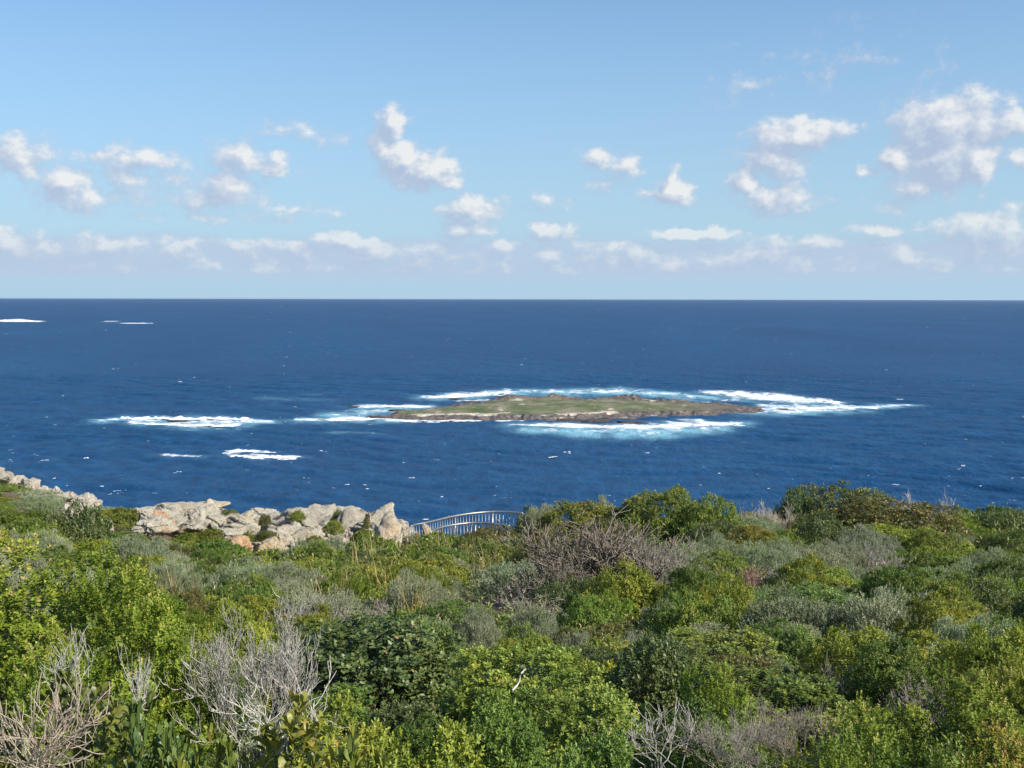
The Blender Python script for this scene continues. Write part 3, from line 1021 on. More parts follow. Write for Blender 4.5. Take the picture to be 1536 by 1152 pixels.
def dead_mesh(Rr, H, seed, stems=9, twig=.0022, lean=.55, gens=4, spread=.55, mat=None, upb=.12, kids=(3, 6), sides=3, thick=1.0, wob=.17):
    """bare branched bush"""
    rg = np.random.default_rng(seed)
    polys = []

    def grow(p, d, L, r, g):
        n = 5
        pts = [p]
        dd = d
        for k in range(n):
            dd = dd + rg.normal(0, wob, 3) + np.array([0, 0, upb])
            dd = dd / np.linalg.norm(dd)
            pts.append(pts[-1] + dd * L / n)
        pts = np.array(pts)
        rad = np.linspace(r, max(r * .5, twig * .7), n + 1)
        polys.append((pts, rad))
        if g <= 0:
            return
        for k in range(rg.integers(*kids)):
            t = rg.uniform(.3, 1.0)
            i = min(int(t * n), n - 1)
            q = pts[i] + (pts[i + 1] - pts[i]) * (t * n - i)
            base = nrm(pts[i + 1] - pts[i])
            nd = nrm(base + rg.normal(0, spread, 3) + np.array([0, 0, .12]))
            grow(q, nd, L * rg.uniform(.5, .8), max(r * rg.uniform(.45, .62), twig), g - 1)

    for s in range(stems):
        a = rg.uniform(0, 6.28)
        d = nrm(np.array([math.cos(a) * lean * Rr / H, math.sin(a) * lean * Rr / H, rg.uniform(.5, 1)]))
        b0 = np.array([rg.normal(0, .1) * Rr, rg.normal(0, .1) * Rr, -.05])
        lo = b0 * np.array([.5, .5, 0]) + np.array([0, 0, -1.3])
        polys.append((np.stack([lo, lo * .4 + b0 * .6 + rg.normal(0, .02, 3), b0]), np.full(3, .012 * thick)))
        grow(b0, d, H * rg.uniform(.42, .62), .011 * thick, gens)
    V, T = tubes(polys, sides)
    hz_ = V[:, 2].max()
    V[:, 2] *= np.where(V[:, 2] > 0, H / hz_, 1)
    xr = np.percentile(np.abs(V[:, :2]), 97)
    V[:, :2] *= Rr / xr
    return mesh_np('dead_twigs', V, T, None, True, mat or M_DEAD)


def sedge_mesh(H, n, seed, droop=.5):
    rg = np.random.default_rng(seed)
    Vs, Ts, rn, o = [], [], [], 0
    for k in range(n):
        a = rg.uniform(0, 6.28)
        L = H * rg.uniform(.55, 1.15)
        sp = rg.uniform(.05, .5)
        w = rg.uniform(.008, .020) * max(H, .7)
        hd = np.array([math.cos(a), math.sin(a), 0])
        sd_ = np.array([-math.sin(a), math.cos(a), 0])
        dr = droop * rg.random() ** 1.5
        t = np.linspace(0, 1, 6)
        b0 = np.array([rg.normal(0, .10), rg.normal(0, .10), -.05])
        c = b0 + hd * (t * sp * L + dr * L * t ** 2.5)[:, None] + np.array([0, 0, 1]) * (L * (t - .5 * dr * t ** 2.6))[:, None]
        ww = (w * (1 - .9 * t))[:, None]
        Vs.append(np.stack([c + sd_ * ww, c - sd_ * ww], 1).reshape(-1, 3))
        i = np.arange(5) * 2
        Ts.append(np.stack([i, i + 1, i + 3, i + 2], 1) + o)
        o += 12
        rn.append(np.full(12, np.clip(rg.normal(.5, .28), 0, 1)))
    return mesh_np('blades', np.concatenate(Vs), np.concatenate(Ts), {'rnd': np.concatenate(rn)}, True, M_DRY)


# kinds x distance classes: (R, H, leaf scale)
CLS = {'near': (.50, .80, .87), 'mid': (.85, .85, 1.2), 'far': (1.25, .95, 2.6)}
PROTO = {}
for ki, kind in enumerate(('green', 'heath', 'grey', 'dark')):
    for ci, cl in enumerate(CLS):
        for v_ in range(2 if cl != 'near' else 1):
            Rr, H, s = CLS[cl]
            if cl == 'near' and kind in ('grey', 'dark'):
                s = 1.05
            PROTO[(kind, cl, v_)] = make_shrub(kind, Rr, H, s, 1000 + ki * 100 + ci * 10 + v_)
PROTO[('broad', 'near', 0)] = make_shrub('broad', .45, .75, 1.0, 1900)
print('proto tris', sum(len(a.polygons) + 2 * len(b.polygons) for a, b in PROTO.values()))
LEAF_T = np.array([(0, 1, 3), (0, 3, 2), (2, 3, 5), (2, 5, 4), (4, 5, 7), (4, 7, 6), (6, 7, 8)])
leaf_unit = {}


def single_leaf(parent, Q, tone, tint):
    """one leaf as an object; alike leaves share one of six meshes"""
    k = int(min(tone, .70) * 6)
    base = (Q[0] + Q[1]) / 2
    y = Q[8] - base
    L = np.linalg.norm(y)
    y = y / L
    x = Q[4] - Q[5]
    x = x - y * (x @ y)
    Wd = np.linalg.norm(x)
    x = x / Wd
    z = np.cross(x, y)
    if k not in leaf_unit:
        B = np.stack([x, y, z], 1)
        leaf_unit[k] = mesh_np('leaf', (Q - base) @ B / L, LEAF_T, {'rnd': np.full(9, (k + .5) / 6)}, False, M_BROAD)
        leaf_unit[k]['w'] = Wd / L
    me = leaf_unit[k]
    o = obj('leaf', me, parent)
    o.color = (*tint, 1)
    M = Matrix.Identity(4)
    s_ = (Wd / me['w'], L, L)
    for a, v in enumerate((x, y, z)):
        for b_ in range(3):
            M[b_][a] = v[b_] * s_[a]
    for b_ in range(3):
        M[b_][3] = base[b_]
    o.matrix_basis = M


NAME = {'green': 'green_shrub', 'heath': 'heath_shrub', 'grey': 'grey_shrub', 'dark': 'dark_shrub', 'broad': 'broad_leaf_shrub', 'dead': 'dead_shrub', 'sedge': 'sedge_clump'}
placed = []           # (x, y, radius)
cnt = 0


def empty(name, loc, rz=0.0, scale=(1, 1, 1)):
    e = bpy.data.objects.new(name, None)
    e.empty_display_size = .2
    C.objects.link(e)
    e.location = loc
    e.rotation_euler.z = rz
    e.scale = scale
    return e


def shrub(kind, x, y, rad, h, label, group=None, tint=(1, 1, 1), cl=None, cat='shrub', sink=.04, single=0):
    global cnt
    cnt += 1
    if cl is None:
        cl = 'near' if y < 8 else 'mid' if y < 27 else 'far'
    v_ = cnt % 2
    if (kind, cl, v_) not in PROTO:
        v_ = 0
    fol, stm = PROTO[(kind, cl, v_)] if not single else make_shrub('broad', .45, .75, .72, 1900 + cnt, single)
    Rr, H = (.45, .75) if kind == 'broad' else CLS[cl][:2]
    e = empty(NAME[kind], (x, y, gz(x, y) - sink), (cnt * 2.399) % 6.283, (rad / Rr, rad / Rr, h / H))
    f = obj('foliage', fol, e, 'stuff')
    f.color = (*tint, 1)
    obj('stems', stm, e)
    if single:
        e.rotation_euler.z = 0
        for Q, tn in list(LEAF):
            single_leaf(e, Q, tn, tint)
    tag(e, label, cat, group)
    placed.append((x, y, rad))
    return e


def hero(kind, px, ptop, d, wpx, label, tint=(1, 1, 1), cl=None, group=None, single=0):
    p = at(px, ptop, d)
    rad = wpx * d / F / 2 * 1.12
    g = gz(p.x, p.y)
    h = max((p.z - g) * (.88 if kind == 'heath' else .93), .22)
    return shrub(kind, p.x, p.y, rad, h, label, group, tint, cl, single=single)


# ------------------------------------------------------------------ limestone
RK = [rock_mesh('limestone', 500 + k, lime, 5, .45 + .1 * (k % 3), 1.0) for k in range(7)]
ROCKS = [   # px, top, distance, width px, height px, tilt, tint, label
    (108, 754, 46, 32, 30, .35, (1.15, 1.08, 1.06), 'white chalky boulder among scrub below the ridge'),
    (135, 762, 45, 14, 12, .2, (1.1, 1.05, 1.0), 'small white stone beside a chalky boulder in the scrub'),
    (165, 781, 42, 10, 10, 0, (1.05, .92, .85), 'small pinkish stone in the scrub below the chalky boulder'),
    (262, 758, 57, 130, 20, -.04, (1.05, .98, .84), 'long level limestone ledge with a bright squared end by the sea'),
    (316, 753, 57, 30, 24, 0, (1.12, 1.04, .90), 'squared bright limestone block ending the long level ledge'),
    (258, 770, 53, 66, 40, 0, (.95, .93, .88), 'rounded limestone bluff below the long level ledge'),
    (235, 775, 50, 36, 12, .2, (1.1, 1.08, 1.0), 'thin white ledge in scrub under the limestone bluff'),
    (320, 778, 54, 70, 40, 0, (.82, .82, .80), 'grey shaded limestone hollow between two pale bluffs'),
    (372, 768, 52, 80, 60, 0, (1.05, 1.0, .90), 'cream limestone bluff beside a grey hollow, scrub on top'),
    (420, 762, 52, 76, 60, .1, (1.0, .97, .90), 'cracked cream limestone bluff in the middle of the outcrop'),
    (478, 759, 51, 110, 64, .05, (1.03, 1.0, .92), 'highest limestone bluff of the outcrop against the sea'),
    (530, 770, 47, 80, 74, -.1, (.92, .87, .80), 'tall smooth grey-brown limestone face with a dark cleft'),
    (575, 770, 45, 74, 60, .15, (1.06, .98, .86), 'last cream limestone boulder before the boardwalk railing'),
    (556, 766, 47, 34, 24, 0, (1.10, .92, .74), 'orange capped limestone boulder on top of the outcrop end'),
    (455, 792, 42, 100, 60, .12, (1.06, 1.0, .90), 'cream limestone slab leaning on the inland side of the outcrop'),
    (405, 806, 40, 60, 38, .1, (1.06, .92, .74), 'ochre stained limestone boulder below the leaning slab'),
    (352, 802, 39, 54, 40, 0, (1.08, .82, .60), 'rust orange limestone boulder at the foot of the outcrop'),
    (337, 818, 37, 40, 20, .1, (1.05, .66, .48), 'low red-brown rock half hidden by scrub at the outcrop foot'),
    (645, 790, 32.2, 36, 22, 0, (1.05, 1.0, .88), 'small cream rock in scrub beside the boardwalk railing'),
]
for k, (px, pt, d, w, hp, tilt, tint, lab) in enumerate(ROCKS):
    p = at(px, pt, d)
    g = gz(p.x, p.y)
    hh = max(hp * d / F, p.z - g + .3)
    o = obj('limestone_rock', RK[k % 7], loc=(p.x, p.y, p.z - hh * .48))
    w_ = w * d / F
    o.scale = (w_ * (.66 if d > 38 and px > 190 else .56), max(w_ * .45, hh * .5), hh * .52)
    o.rotation_euler = (0, tilt, ((k * 53) % 11 - 5) * .10)
    o.color = (*tint, 1)
    tag(o, lab, 'rock', 'limestone outcrops above the sea')
    placed.append((p.x, p.y, w_ * .40))

rq = np.random.default_rng(17)
for k in range(20):
    t = (k + .5) / 20
    px = -12 + 158 * t + rq.normal(0, 3)
    pt = np.interp(px, [-12, 0, 50, 75, 100, 146], [702, 706, 722, 733, 738, 751]) + rq.uniform(-2, 5)
    d = rq.uniform(56.5, 60)
    p = at(px, pt, d)
    w_ = rq.uniform(16, 34) * d / F
    hh = rq.uniform(14, 26) * d / F
    o = obj('limestone_rock', RK[k % 7], loc=(p.x, p.y, p.z - hh * .45))
    o.scale = (w_ * .6, w_ * .5, hh * .55)
    o.rotation_euler = (rq.normal(0, .2), .25 + rq.normal(0, .15), rq.uniform(0, 6))
    v = rq.uniform(.85, 1.1)
    o.color = (v, v * .98, v * .95, 1)
    tag(o, 'jagged pale rock in the thin crest line of the ridge above the sea', 'rock', 'rocks along the ridge crest')
for k in range(52):
    px = rq.uniform(212, 612)
    up = np.interp(px, [212, 330, 345, 400, 480, 560, 612], [762, 756, 768, 764, 758, 768, 788])
    lo = np.interp(px, [212, 330, 400, 480, 560, 612], [780, 806, 826, 822, 812, 800])
    f = rq.random() ** 1.2
    pt = up + (lo - up) * f * .8
    d = 55 - 14 * f + rq.normal(0, 1) - max(0, px - 480) / 22 * (1 - f)
    p = at(px, pt, d)
    w_ = rq.uniform(22, 62) * d / F
    hh = rq.uniform(20, 40) * d / F
    o = obj('limestone_rock', RK[(k * 3) % 7], loc=(p.x, p.y, p.z - hh * .45))
    o.scale = (w_ * .6, w_ * .5, hh * .6)
    o.rotation_euler = (rq.normal(0, .2), rq.normal(0, .25), rq.uniform(0, 6))
    v = rq.uniform(.85, 1.12)
    rust = f > .55 and rq.random() < .5 and px < 440
    o.color = (v * 1.05, v * .72, v * .5, 1) if rust else (v, v * .97, v * .90, 1)
    tag(o, 'rusty orange broken block in the lower part of the limestone outcrop' if rust else 'angular cream block broken from the limestone outcrop', 'rock', 'rusty blocks of the outcrop' if rust else 'cream blocks of the outcrop')
    placed.append((p.x, p.y, w_ * .3))

# ------------------------------------------------------------------ boardwalk with two railings
m_steel, N, out = mat_new('galvanised_steel')
pos = N.n('ShaderNodeNewGeometry').outputs['Position']
ns = N.noise(pos, 8, 4, .6).outputs[0]
b = principled(N, out, N.ramp(ns, [(.3, (.23, .225, .21)), (.7, (.33, .32, .30))]), N.mr(ns, .3, .7, .34, .5, False), .5)
b.inputs['Metallic'].default_value = .75
m_deck, N, out = mat_new('boardwalk_timber')
pos = N.n('ShaderNodeNewGeometry').outputs['Position']
ns = N.noise(N.mapping(pos, scale=(3, 20, 3)), 1, 4, .6).outputs[0]
principled(N, out, N.ramp(ns, [(.3, (.20, .17, .14)), (.7, (.34, .30, .26))]), .85, .2)


def spline(pts, step):
    pts = np.array(pts, float)
    P_ = np.vstack([2 * pts[0] - pts[1], pts, 2 * pts[-1] - pts[-2]])
    out_ = []
    for i in range(1, len(P_) - 2):
        t = np.linspace(0, 1, 40, endpoint=False)[:, None]
        a, b_, c, d = P_[i - 1], P_[i], P_[i + 1], P_[i + 2]
        out_.append(.5 * (2 * b_ + (c - a) * t + (2 * a - 5 * b_ + 4 * c - d) * t ** 2 + (3 * b_ - a - 3 * c + d) * t ** 3))
    q = np.vstack(out_ + [P_[-2:-1]])
    s = np.concatenate([[0], np.cumsum(np.linalg.norm(np.diff(q, axis=0), axis=1))])
    n = max(2, int(s[-1] / step) + 1)
    ss = np.linspace(0, s[-1], n)
    return np.stack([np.interp(ss, s, q[:, k]) for k in range(2)], 1)


RAILZ = EYE - 7.05
DECKZ = RAILZ - 1.08


def rail_pts(pix):
    return [((px - 768) / F * (7.05 * F / (py - 448)), 7.05 * F / (py - 448)) for px, py in pix]


def box_mesh(name, sx, sy, sz, mat, z0=0.0):
    V = np.array([(x * sx / 2, y * sy / 2, z0 + (z + 1) / 2 * sz) for z in (-1, 1) for y in (-1, 1) for x in (-1, 1)])
    T = np.array([(0, 2, 3, 1), (4, 5, 7, 6), (0, 1, 5, 4), (2, 6, 7, 3), (0, 4, 6, 2), (1, 3, 7, 5)])
    return mesh_np(name, V, T, None, False, mat)


def sweep(name, path, half, z0, z1, mat):
    d = nrm(np.gradient(path, axis=0))
    nn = np.stack([-d[:, 1], d[:, 0]], 1)
    ring = []
    for s, z in ((1, z0), (-1, z0), (-1, z1), (1, z1)):
        ring.append(np.concatenate([path + nn * half * s, np.full((len(path), 1), z)], 1))
    V = np.stack(ring, 1).reshape(-1, 3)
    n = len(path)
    i = np.arange(n - 1)[:, None] * 4 + np.arange(4)[None, :]
    j = np.arange(n - 1)[:, None] * 4 + (np.arange(4)[None, :] + 1) % 4
    T = np.stack([i, j, j + 4, i + 4], -1).reshape(-1, 4)
    T = np.vstack([T, [[3, 2, 1, 0]], [[4 * n - 4, 4 * n - 3, 4 * n - 2, 4 * n - 1]]])
    return mesh_np(name, V, T, None, False, mat)


bal = box_mesh('baluster', .015, .014, .96, m_steel)
post = box_mesh('post', .055, .055, 1.0, m_steel)
leg = box_mesh('support_post', .12, .12, 3.2, m_deck)
FAR = rail_pts([(614, 793), (622, 790), (640, 786.5), (680, 777), (710, 772.3), (735, 770.2), (758, 770.2), (785, 772.5)])
NEAR = rail_pts([(640, 803), (655, 796), (672, 791.5), (700, 787.6), (722, 787.2), (742, 789), (765, 792)])
for nm, pts, lab in (('boardwalk_railing', FAR, 'curved steel railing along the seaward edge of the boardwalk'), ('boardwalk_railing', NEAR, 'shorter curved steel railing on the inland edge of the boardwalk')):
    path = spline(pts, .118)
    e = empty(nm, (0, 0, 0))
    tag(e, lab, 'railing', 'boardwalk railings')
    obj('top_rail', sweep('top_rail', spline(pts, .06), .042, RAILZ - .045, RAILZ + .005, m_steel), e)
    obj('bottom_rail', sweep('bottom_rail', spline(pts, .06), .022, DECKZ + .08, DECKZ + .115, m_steel), e)
    d = np.gradient(path, axis=0)
    for k in range(len(path)):
        p_ = k % 12 == 6
        o = obj('post' if p_ else 'baluster', post if p_ else bal, e, None, (path[k, 0], path[k, 1], DECKZ + (.0 if p_ else .1)))
        o.rotation_euler.z = math.atan2(d[k, 1], d[k, 0])
e = empty('boardwalk', (0, 0, 0))
tag(e, 'curved timber boardwalk between two steel railings', 'boardwalk')
fa, ne = spline(FAR, .02), spline(NEAR, .02)
nb_pl = 34
plank = None
for k in range(nb_pl):
    t = (k + .5) / nb_pl
    a, b_ = fa[int(t * (len(fa) - 1))], ne[int(t * (len(ne) - 1))]
    c = (a + b_) / 2
    L = np.linalg.norm(a - b_) + .2
    if plank is None:
        plank = box_mesh('plank', 1, .11, .04, m_deck)
    o = obj('plank', plank, e, None, (c[0], c[1], DECKZ - .045))
    o.rotation_euler.z = math.atan2(b_[1] - a[1], b_[0] - a[0])
    o.scale.x = L
for path in (fa, ne):
    for t in (.05, .35, .65, .95):
        q = path[int(t * (len(path) - 1))]
        obj('support_post', leg, e, None, (q[0], q[1], DECKZ - 3.26))

# ------------------------------------------------------------------ shrubs one can point to
BR, YG, OL = (1.25, 1.2, 1.0), (1.45, 1.25, .9), (1.3, 1.05, .9)
hero('heath', 20, 800, 4.9, 430, 'tall bright green heath bush rising behind the broad olive leaves', (1.1, 1.1, 1))
hero('heath', 185, 852, 4.5, 300, 'bright green heath bush sloping down to the pale dead bush', (1.1, 1.1, 1))
hero('heath', 90, 950, 3.6, 330, 'lower part of bright heath scrub with grey dead stems in it', (1.0, 1.0, 1))
bl1 = hero('broad', 95, 985, 2.75, 360, 'olive shrub with broad leathery upright leaves behind broken white stems', single=290)
bl2 = hero('broad', 400, 1112, 2.25, 480, 'yellowish shrub of broad leathery leaves below the pale dead bush', (1.2, 1.12, .85), single=290)
hero('broad', 545, 1112, 2.3, 220, 'last yellowish tuft of broad leathery leaves beside the cushion bushes', (1.3, 1.2, .9))
hero('broad', 300, 1115, 2.35, 200, 'olive tuft of broad leaves between dark bluish and yellowish ones', (1.1, 1.1, .9))
hero('broad', 235, 1062, 2.6, 200, 'dark bluish green broad leaf shrub between two olive ones', (.6, .72, .8))
hero('dark', 545, 915, 6.3, 330, 'rounded dark green bush with brown twigs beside the pale dead bush')
hero('green', 620, 912, 6.6, 180, 'fresh green bush flecked with light behind the rounded dark bush', (1.0, 1.02, .9))
hero('green', 500, 1035, 3.7, 300, 'low yellow-green cushion bush at the foot of the rounded dark bush', YG)
hero('green', 620, 1075, 3.0, 330, 'low yellowish cushion bush flecked with pale spent flowers', YG)
hero('green', 790, 960, 5.2, 330, 'light green bush below the small silvery bush', (1.35, 1.25, 1))
hero('green', 870, 1000, 4.3, 300, 'leafy mid green bush with a short white stick on it', (1.15, 1.15, 1))
hero('green', 740, 1030, 3.7, 260, 'deep green leafy bush next to yellowish cushion bushes', (.9, .95, .85))
hero('green', 900, 1085, 3.0, 300, 'green bush with dark gaps behind bare grey twigs', (.95, 1.0, 1))
hero('green', 1060, 935, 6.0, 300, 'yellow-green bush downslope beside the silvery mounds', (1.3, 1.2, 1))
hero('green', 1150, 995, 4.6, 330, 'glossy green bush with a few cream leaves', (1.0, 1.02, .9))
hero('green', 1060, 1040, 3.6, 240, 'dark glossy bush above pale bare twigs', (.75, .82, .8))
hero('heath', 1450, 1000, 3.6, 330, 'feathery green heath bush with slanting leafy spikes')
hero('heath', 1300, 1050, 3.1, 300, 'feathery heath bush beside the grey bare twigs', (.95, .95, 1))
hero('heath', 1500, 1075, 2.8, 300, 'feathery heath bush with rusty dying tips', (1.15, .9, .9))
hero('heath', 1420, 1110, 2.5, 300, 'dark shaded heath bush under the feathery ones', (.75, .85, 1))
hero('heath', 1530, 985, 4.4, 200, 'olive heath bush beside pale grey-green scrub', (1.0, .92, .9))
for a in (
    (715, 907, 8.6, 88, 'small upright silvery bush beside the bare path', (1.1, 1.08, 1.05)),
    (868, 937, 8.0, 70, 'little silvery bush beside bare tangled branches', (1.1, 1.1, 1.1)),
    (950, 938, 7.6, 80, 'little grey-green bush among yellow-green leaves', (1, 1, 1)),
    (1185, 918, 7.0, 110, 'pale grey-green bush standing above bright foliage', (1.15, 1.12, .95)),
    (1130, 955, 6.0, 110, 'grey-green bush just below a paler similar one', (1, 1.05, .95)),
    (1300, 945, 6.3, 170, 'broad pale grey-green bush above grey leaning twigs', (1.0, 1.06, .9)),
    (1400, 955, 5.9, 200, 'widest pale grey-green bush behind the feathery heath', (1.0, 1.08, .9)),
    (1060, 905, 8.5, 70, 'pale grey bush beside a mustard coloured patch', (1.05, 1.05, 1)),
    (1050, 850, 12.5, 150, 'silvery flat-topped mound among dead wood', (1.1, 1.1, 1.05)),
    (1140, 877, 11, 130, 'grey-green mound between silvery mound and green carpet', (.9, 1.0, .85)),
    (1295, 788, 17.5, 120, 'big silvery mound on the slope under the dark crest bushes', (1, 1, 1)),
    (1265, 808, 16, 80, 'pale silvery bush leaning on a bigger silvery mound', (1.2, 1.18, 1.15)),
    (1318, 848, 13.5, 60, 'small round silvery bush below the big mound', (1.1, 1.1, 1.1)),
    (955, 762, 21, 110, 'silvery bush on the crest beside the tall green hump', (1.1, 1.1, 1.05)),
    (905, 746, 23, 60, 'pale bush at the skyline before the sea', (1.1, 1.1, .95)),
    (815, 757, 26, 70, 'pale bush at the skyline next to the railing end', (1.15, 1.1, 1)),
    (200, 806, 23, 130, 'grey-green mound behind the bright heath bush', (.9, .95, .85)),
    (360, 843, 17, 130, 'grey-green mound behind the pale dead bush', (.95, 1.0, .85)),
    (430, 846, 18, 90, 'soft grey mound beside a similar greener one', (1, 1, .95)),
    (480, 808, 30, 120, 'large grey-green bush just inland of the limestone outcrop', (.85, .9, .8)),
    (650, 858, 14, 100, 'grey-green bush beside the dry sedges', (.95, 1, .9)),
    (30, 752, 48, 60, 'grey-green bush high on the slope under the rocky crest line', (.85, .95, .75)),
    (70, 750, 47, 50, 'rounded grey-green bush next to the chalky boulder', (.85, .95, .75)),
):
    hero('grey', *a[:5], a[5])
for kind, a in (
    ('green', (1005, 728, 20.5, 170, 'tall green hump, highest bush on the near hill', (1.15, 1.1, 1))),
    ('green', (1060, 748, 19.5, 110, 'green bush falling away from the tall green hump', (1.1, 1.1, 1))),
    ('green', (885, 750, 21, 170, 'olive green bush on the shoulder of the near hill', OL)),
    ('dark', (1195, 730, 24, 70, 'dark round bush on the skyline beside bare twigs', (.9, 1, 1))),
    ('dark', (1265, 724, 24, 150, 'wide dark olive bush on the skyline', (1.2, 1.0, .8))),
    ('dark', (1340, 748, 22.5, 200, 'reddish olive bush under the skyline', (1.35, .95, .7))),
    ('dark', (1235, 768, 19, 110, 'deep green bush with black shade at its side', (.9, 1, 1))),
    ('green', (1130, 795, 16.5, 140, 'brown-tinged green bush below pale dry stalks', (1.35, .9, .8))),
    ('green', (1460, 762, 26, 130, 'green bush on the skyline well beyond the pale bare twigs', (1.0, 1.0, 1))),
    ('dark', (1525, 765, 24, 110, 'dark bush at the end of the skyline scrub', (1.0, 1.02, .9))),
    ('green', (895, 886, 9.6, 120, 'round bright bush next to the bare tangled branches', (1.0, 1.1, .9))),
    ('green', (1010, 890, 9.4, 100, 'green bush between round bright bush and silvery mound', (.9, 1, 1))),
    ('green', (1230, 845, 13, 170, 'bright green carpet spreading below the silvery mounds', (1.15, 1.15, 1))),
    ('green', (1250, 885, 10, 300, 'wide mid green carpet of glossy small leaves', (.85, .92, .9))),
    ('green', (1420, 905, 9, 240, 'mustard green carpet over the slope', (1.5, 1.15, .7))),
    ('green', (1060, 895, 8.8, 50, 'small mustard coloured bush by pale grey bush', (1.6, 1.2, .7))),
    ('dark', (110, 765, 32, 110, 'dark green bush below the chalky boulder', (1, 1, 1))),
    ('green', (40, 775, 30, 90, 'mid green bush on the slope under the rocky crest line', (1, 1, 1))),
    ('green', (170, 763, 48, 90, 'low green heath streaking the ridge beyond the chalky boulder', (1.1, 1.0, .8))),
    ('green', (330, 808, 35, 90, 'low dark bush before the rust orange boulder', (.8, .95, .9))),
    ('green', (420, 826, 30, 130, 'olive mound before the leaning limestone slab', (1.2, 1.1, .8))),
    ('green', (560, 802, 30, 90, 'green bush below the last limestone boulders', (1.05, 1.05, .8))),
    ('green', (655, 800, 29, 80, 'low olive bush against the railing', (1.1, 1.05, .8))),
    ('green', (690, 803, 27, 120, 'green bush hiding the foot of the railing', (1.05, 1.05, .8))),
    ('dark', (795, 768, 28, 60, 'dark bush at the end of the railing', (1, 1, 1))),
    ('dark', (850, 866, 11.8, 110, 'dark bush shading the hollow under tangled branches', (.9, .9, .9))),
    ('heath', (640, 815, 24, 130, 'grassy green bush before the boardwalk', (.85, .85, .9))),
    ('heath', (760, 955, 7.5, 110, 'yellowish heath below the silvery bush and bare path', (1.1, 1.0, .9))),
):
    hero(kind, *a[:5], a[5])

TUFT = [(345, 762, 54, 50, 'green'), (300, 768, 53, 46, 'green'), (398, 770, 49, 34, 'dark'), (446, 763, 50, 40, 'green'), (508, 764, 48, 40, 'dark'), (545, 790, 43, 50, 'green'), (500, 778, 42, 56, 'green'), (400, 792, 41, 60, 'dark'), (320, 790, 42, 70, 'green'), (285, 790, 46, 70, 'green'), (625, 793, 34, 40, 'grey'), (370, 795, 43, 40, 'green'), (550, 772, 44, 20, 'dark'), (470, 800, 38, 60, 'green')]
for k, (px, pt, d, w, kk) in enumerate(TUFT):
    p = at(px, pt, d)
    e = shrub(kk, p.x, p.y, w * d / F * .30, .42, {'green': 'little olive shrub rooted between pale limestone blocks', 'dark': 'little dark shrub rooted in a cleft of the limestone', 'grey': 'little grey shrub at the foot of the last boulder'}[kk], 'shrubs rooted in the limestone', (1.15, 1.0, .7), 'far')
    e.location.z = p.z - .55

# ------------------------------------------------------------------ dead wood
DM = {}


def dead(px, ptop, d, wpx, label, mesh_key, tint=(1, 1, 1), rz=None, group=None, sink=0.0, pbase=None):
    p = at(px, ptop, d)
    g = gz(p.x, p.y)
    rad = wpx * d / F / 2
    if pbase:
        g = max(at(px, pbase, d).z, g)
    h = max((p.z - g) * .97, .2)
    if mesh_key not in DM:
        DM[mesh_key] = dead_mesh(1.0, 1.0, **mesh_key_args[mesh_key])
    o = obj('dead_shrub', DM[mesh_key], loc=(p.x, p.y, g - sink))
    o.scale = (rad, rad, h)
    o.rotation_euler.z = (px * .37) % 6.28 if rz is None else rz
    o.color = (*tint, 1)
    tag(o, label, 'dead bush', group)
    placed.append((p.x, p.y, rad * .5))
    return o


mesh_key_args = {
    'fan': dict(seed=11, stems=12, twig=.0028, lean=1.1, gens=3, spread=.42, kids=(4, 6), thick=.55),
    'tangle': dict(seed=12, stems=9, twig=.0045, lean=.95, gens=4, spread=.75, upb=.03, kids=(3, 5)),
    'dense': dict(seed=13, stems=20, twig=.0040, lean=.7, gens=3, spread=.5, kids=(3, 6)),
    'sparse': dict(seed=14, stems=9, twig=.005, lean=.95, gens=2, spread=.5, kids=(3, 5), sides=5, thick=.8),
    'stub': dict(seed=15, stems=24, twig=.006, lean=1.0, gens=2, spread=.6, kids=(2, 5), sides=5, thick=.8, wob=.07, upb=.02),
}
dead(372, 872, 4.4, 200, 'large pale grey dead bush beside bright heath', 'fan', (1.3, 1.26, 1.2), pbase=1110)
dead(420, 1000, 3.6, 170, 'sparse pale dead branches reaching out below the large dead bush', 'sparse', (1.5, 1.45, 1.4), pbase=1110)
dead(60, 1112, 2.15, 160, 'broken reddish white stems before broad olive leaves', 'stub', (1.05, .90, .76), pbase=1150)
dead(110, 985, 3.0, 90, 'thin grey dead stems poking out of the heath', 'sparse', (1.2, 1.2, 1.15), pbase=1040)
dead(205, 1005, 2.9, 60, 'wispy whitish dead twigs between heath and broad leaves', 'sparse', (1.5, 1.5, 1.4), pbase=1070)
dead(925, 758, 13.6, 265, 'wide brown-grey leafless thicket on the hillside', 'dense', (.62, .54, .46))
dead(850, 800, 12.8, 150, 'brown leafless tangle joining the wide thicket to the hollow', 'tangle', (.68, .60, .50))
dead(990, 795, 13.2, 120, 'grey leafless bush adjoining the wide brown thicket', 'dense', (.84, .80, .72))
dead(845, 820, 13.5, 170, 'tangled bare grey branches above the shaded hollow', 'tangle', (.95, .90, .80))
dead(800, 880, 10.8, 150, 'twisted bare branches hanging over the shaded hollow', 'tangle', (.85, .80, .70))
dead(870, 890, 10.0, 120, 'bare branches beside the round bright bush', 'tangle', (.9, .86, .82))
dead(1185, 833, 13.2, 120, 'fan of silver-grey dead sticks on the green slope', 'fan', (1.1, 1.08, 1.08))
dead(1100, 842, 13.4, 110, 'reddish brown dead bush beside the silver-grey sticks', 'dense', (.85, .58, .48))
dead(1370, 727, 24, 110, 'pale bare twigs standing on the skyline', 'fan', (1.2, 1.15, 1.1))
dead(1150, 742, 23, 80, 'thin pale bare stems on the skyline by the dark round bush', 'fan', (1.2, 1.1, 1.0))
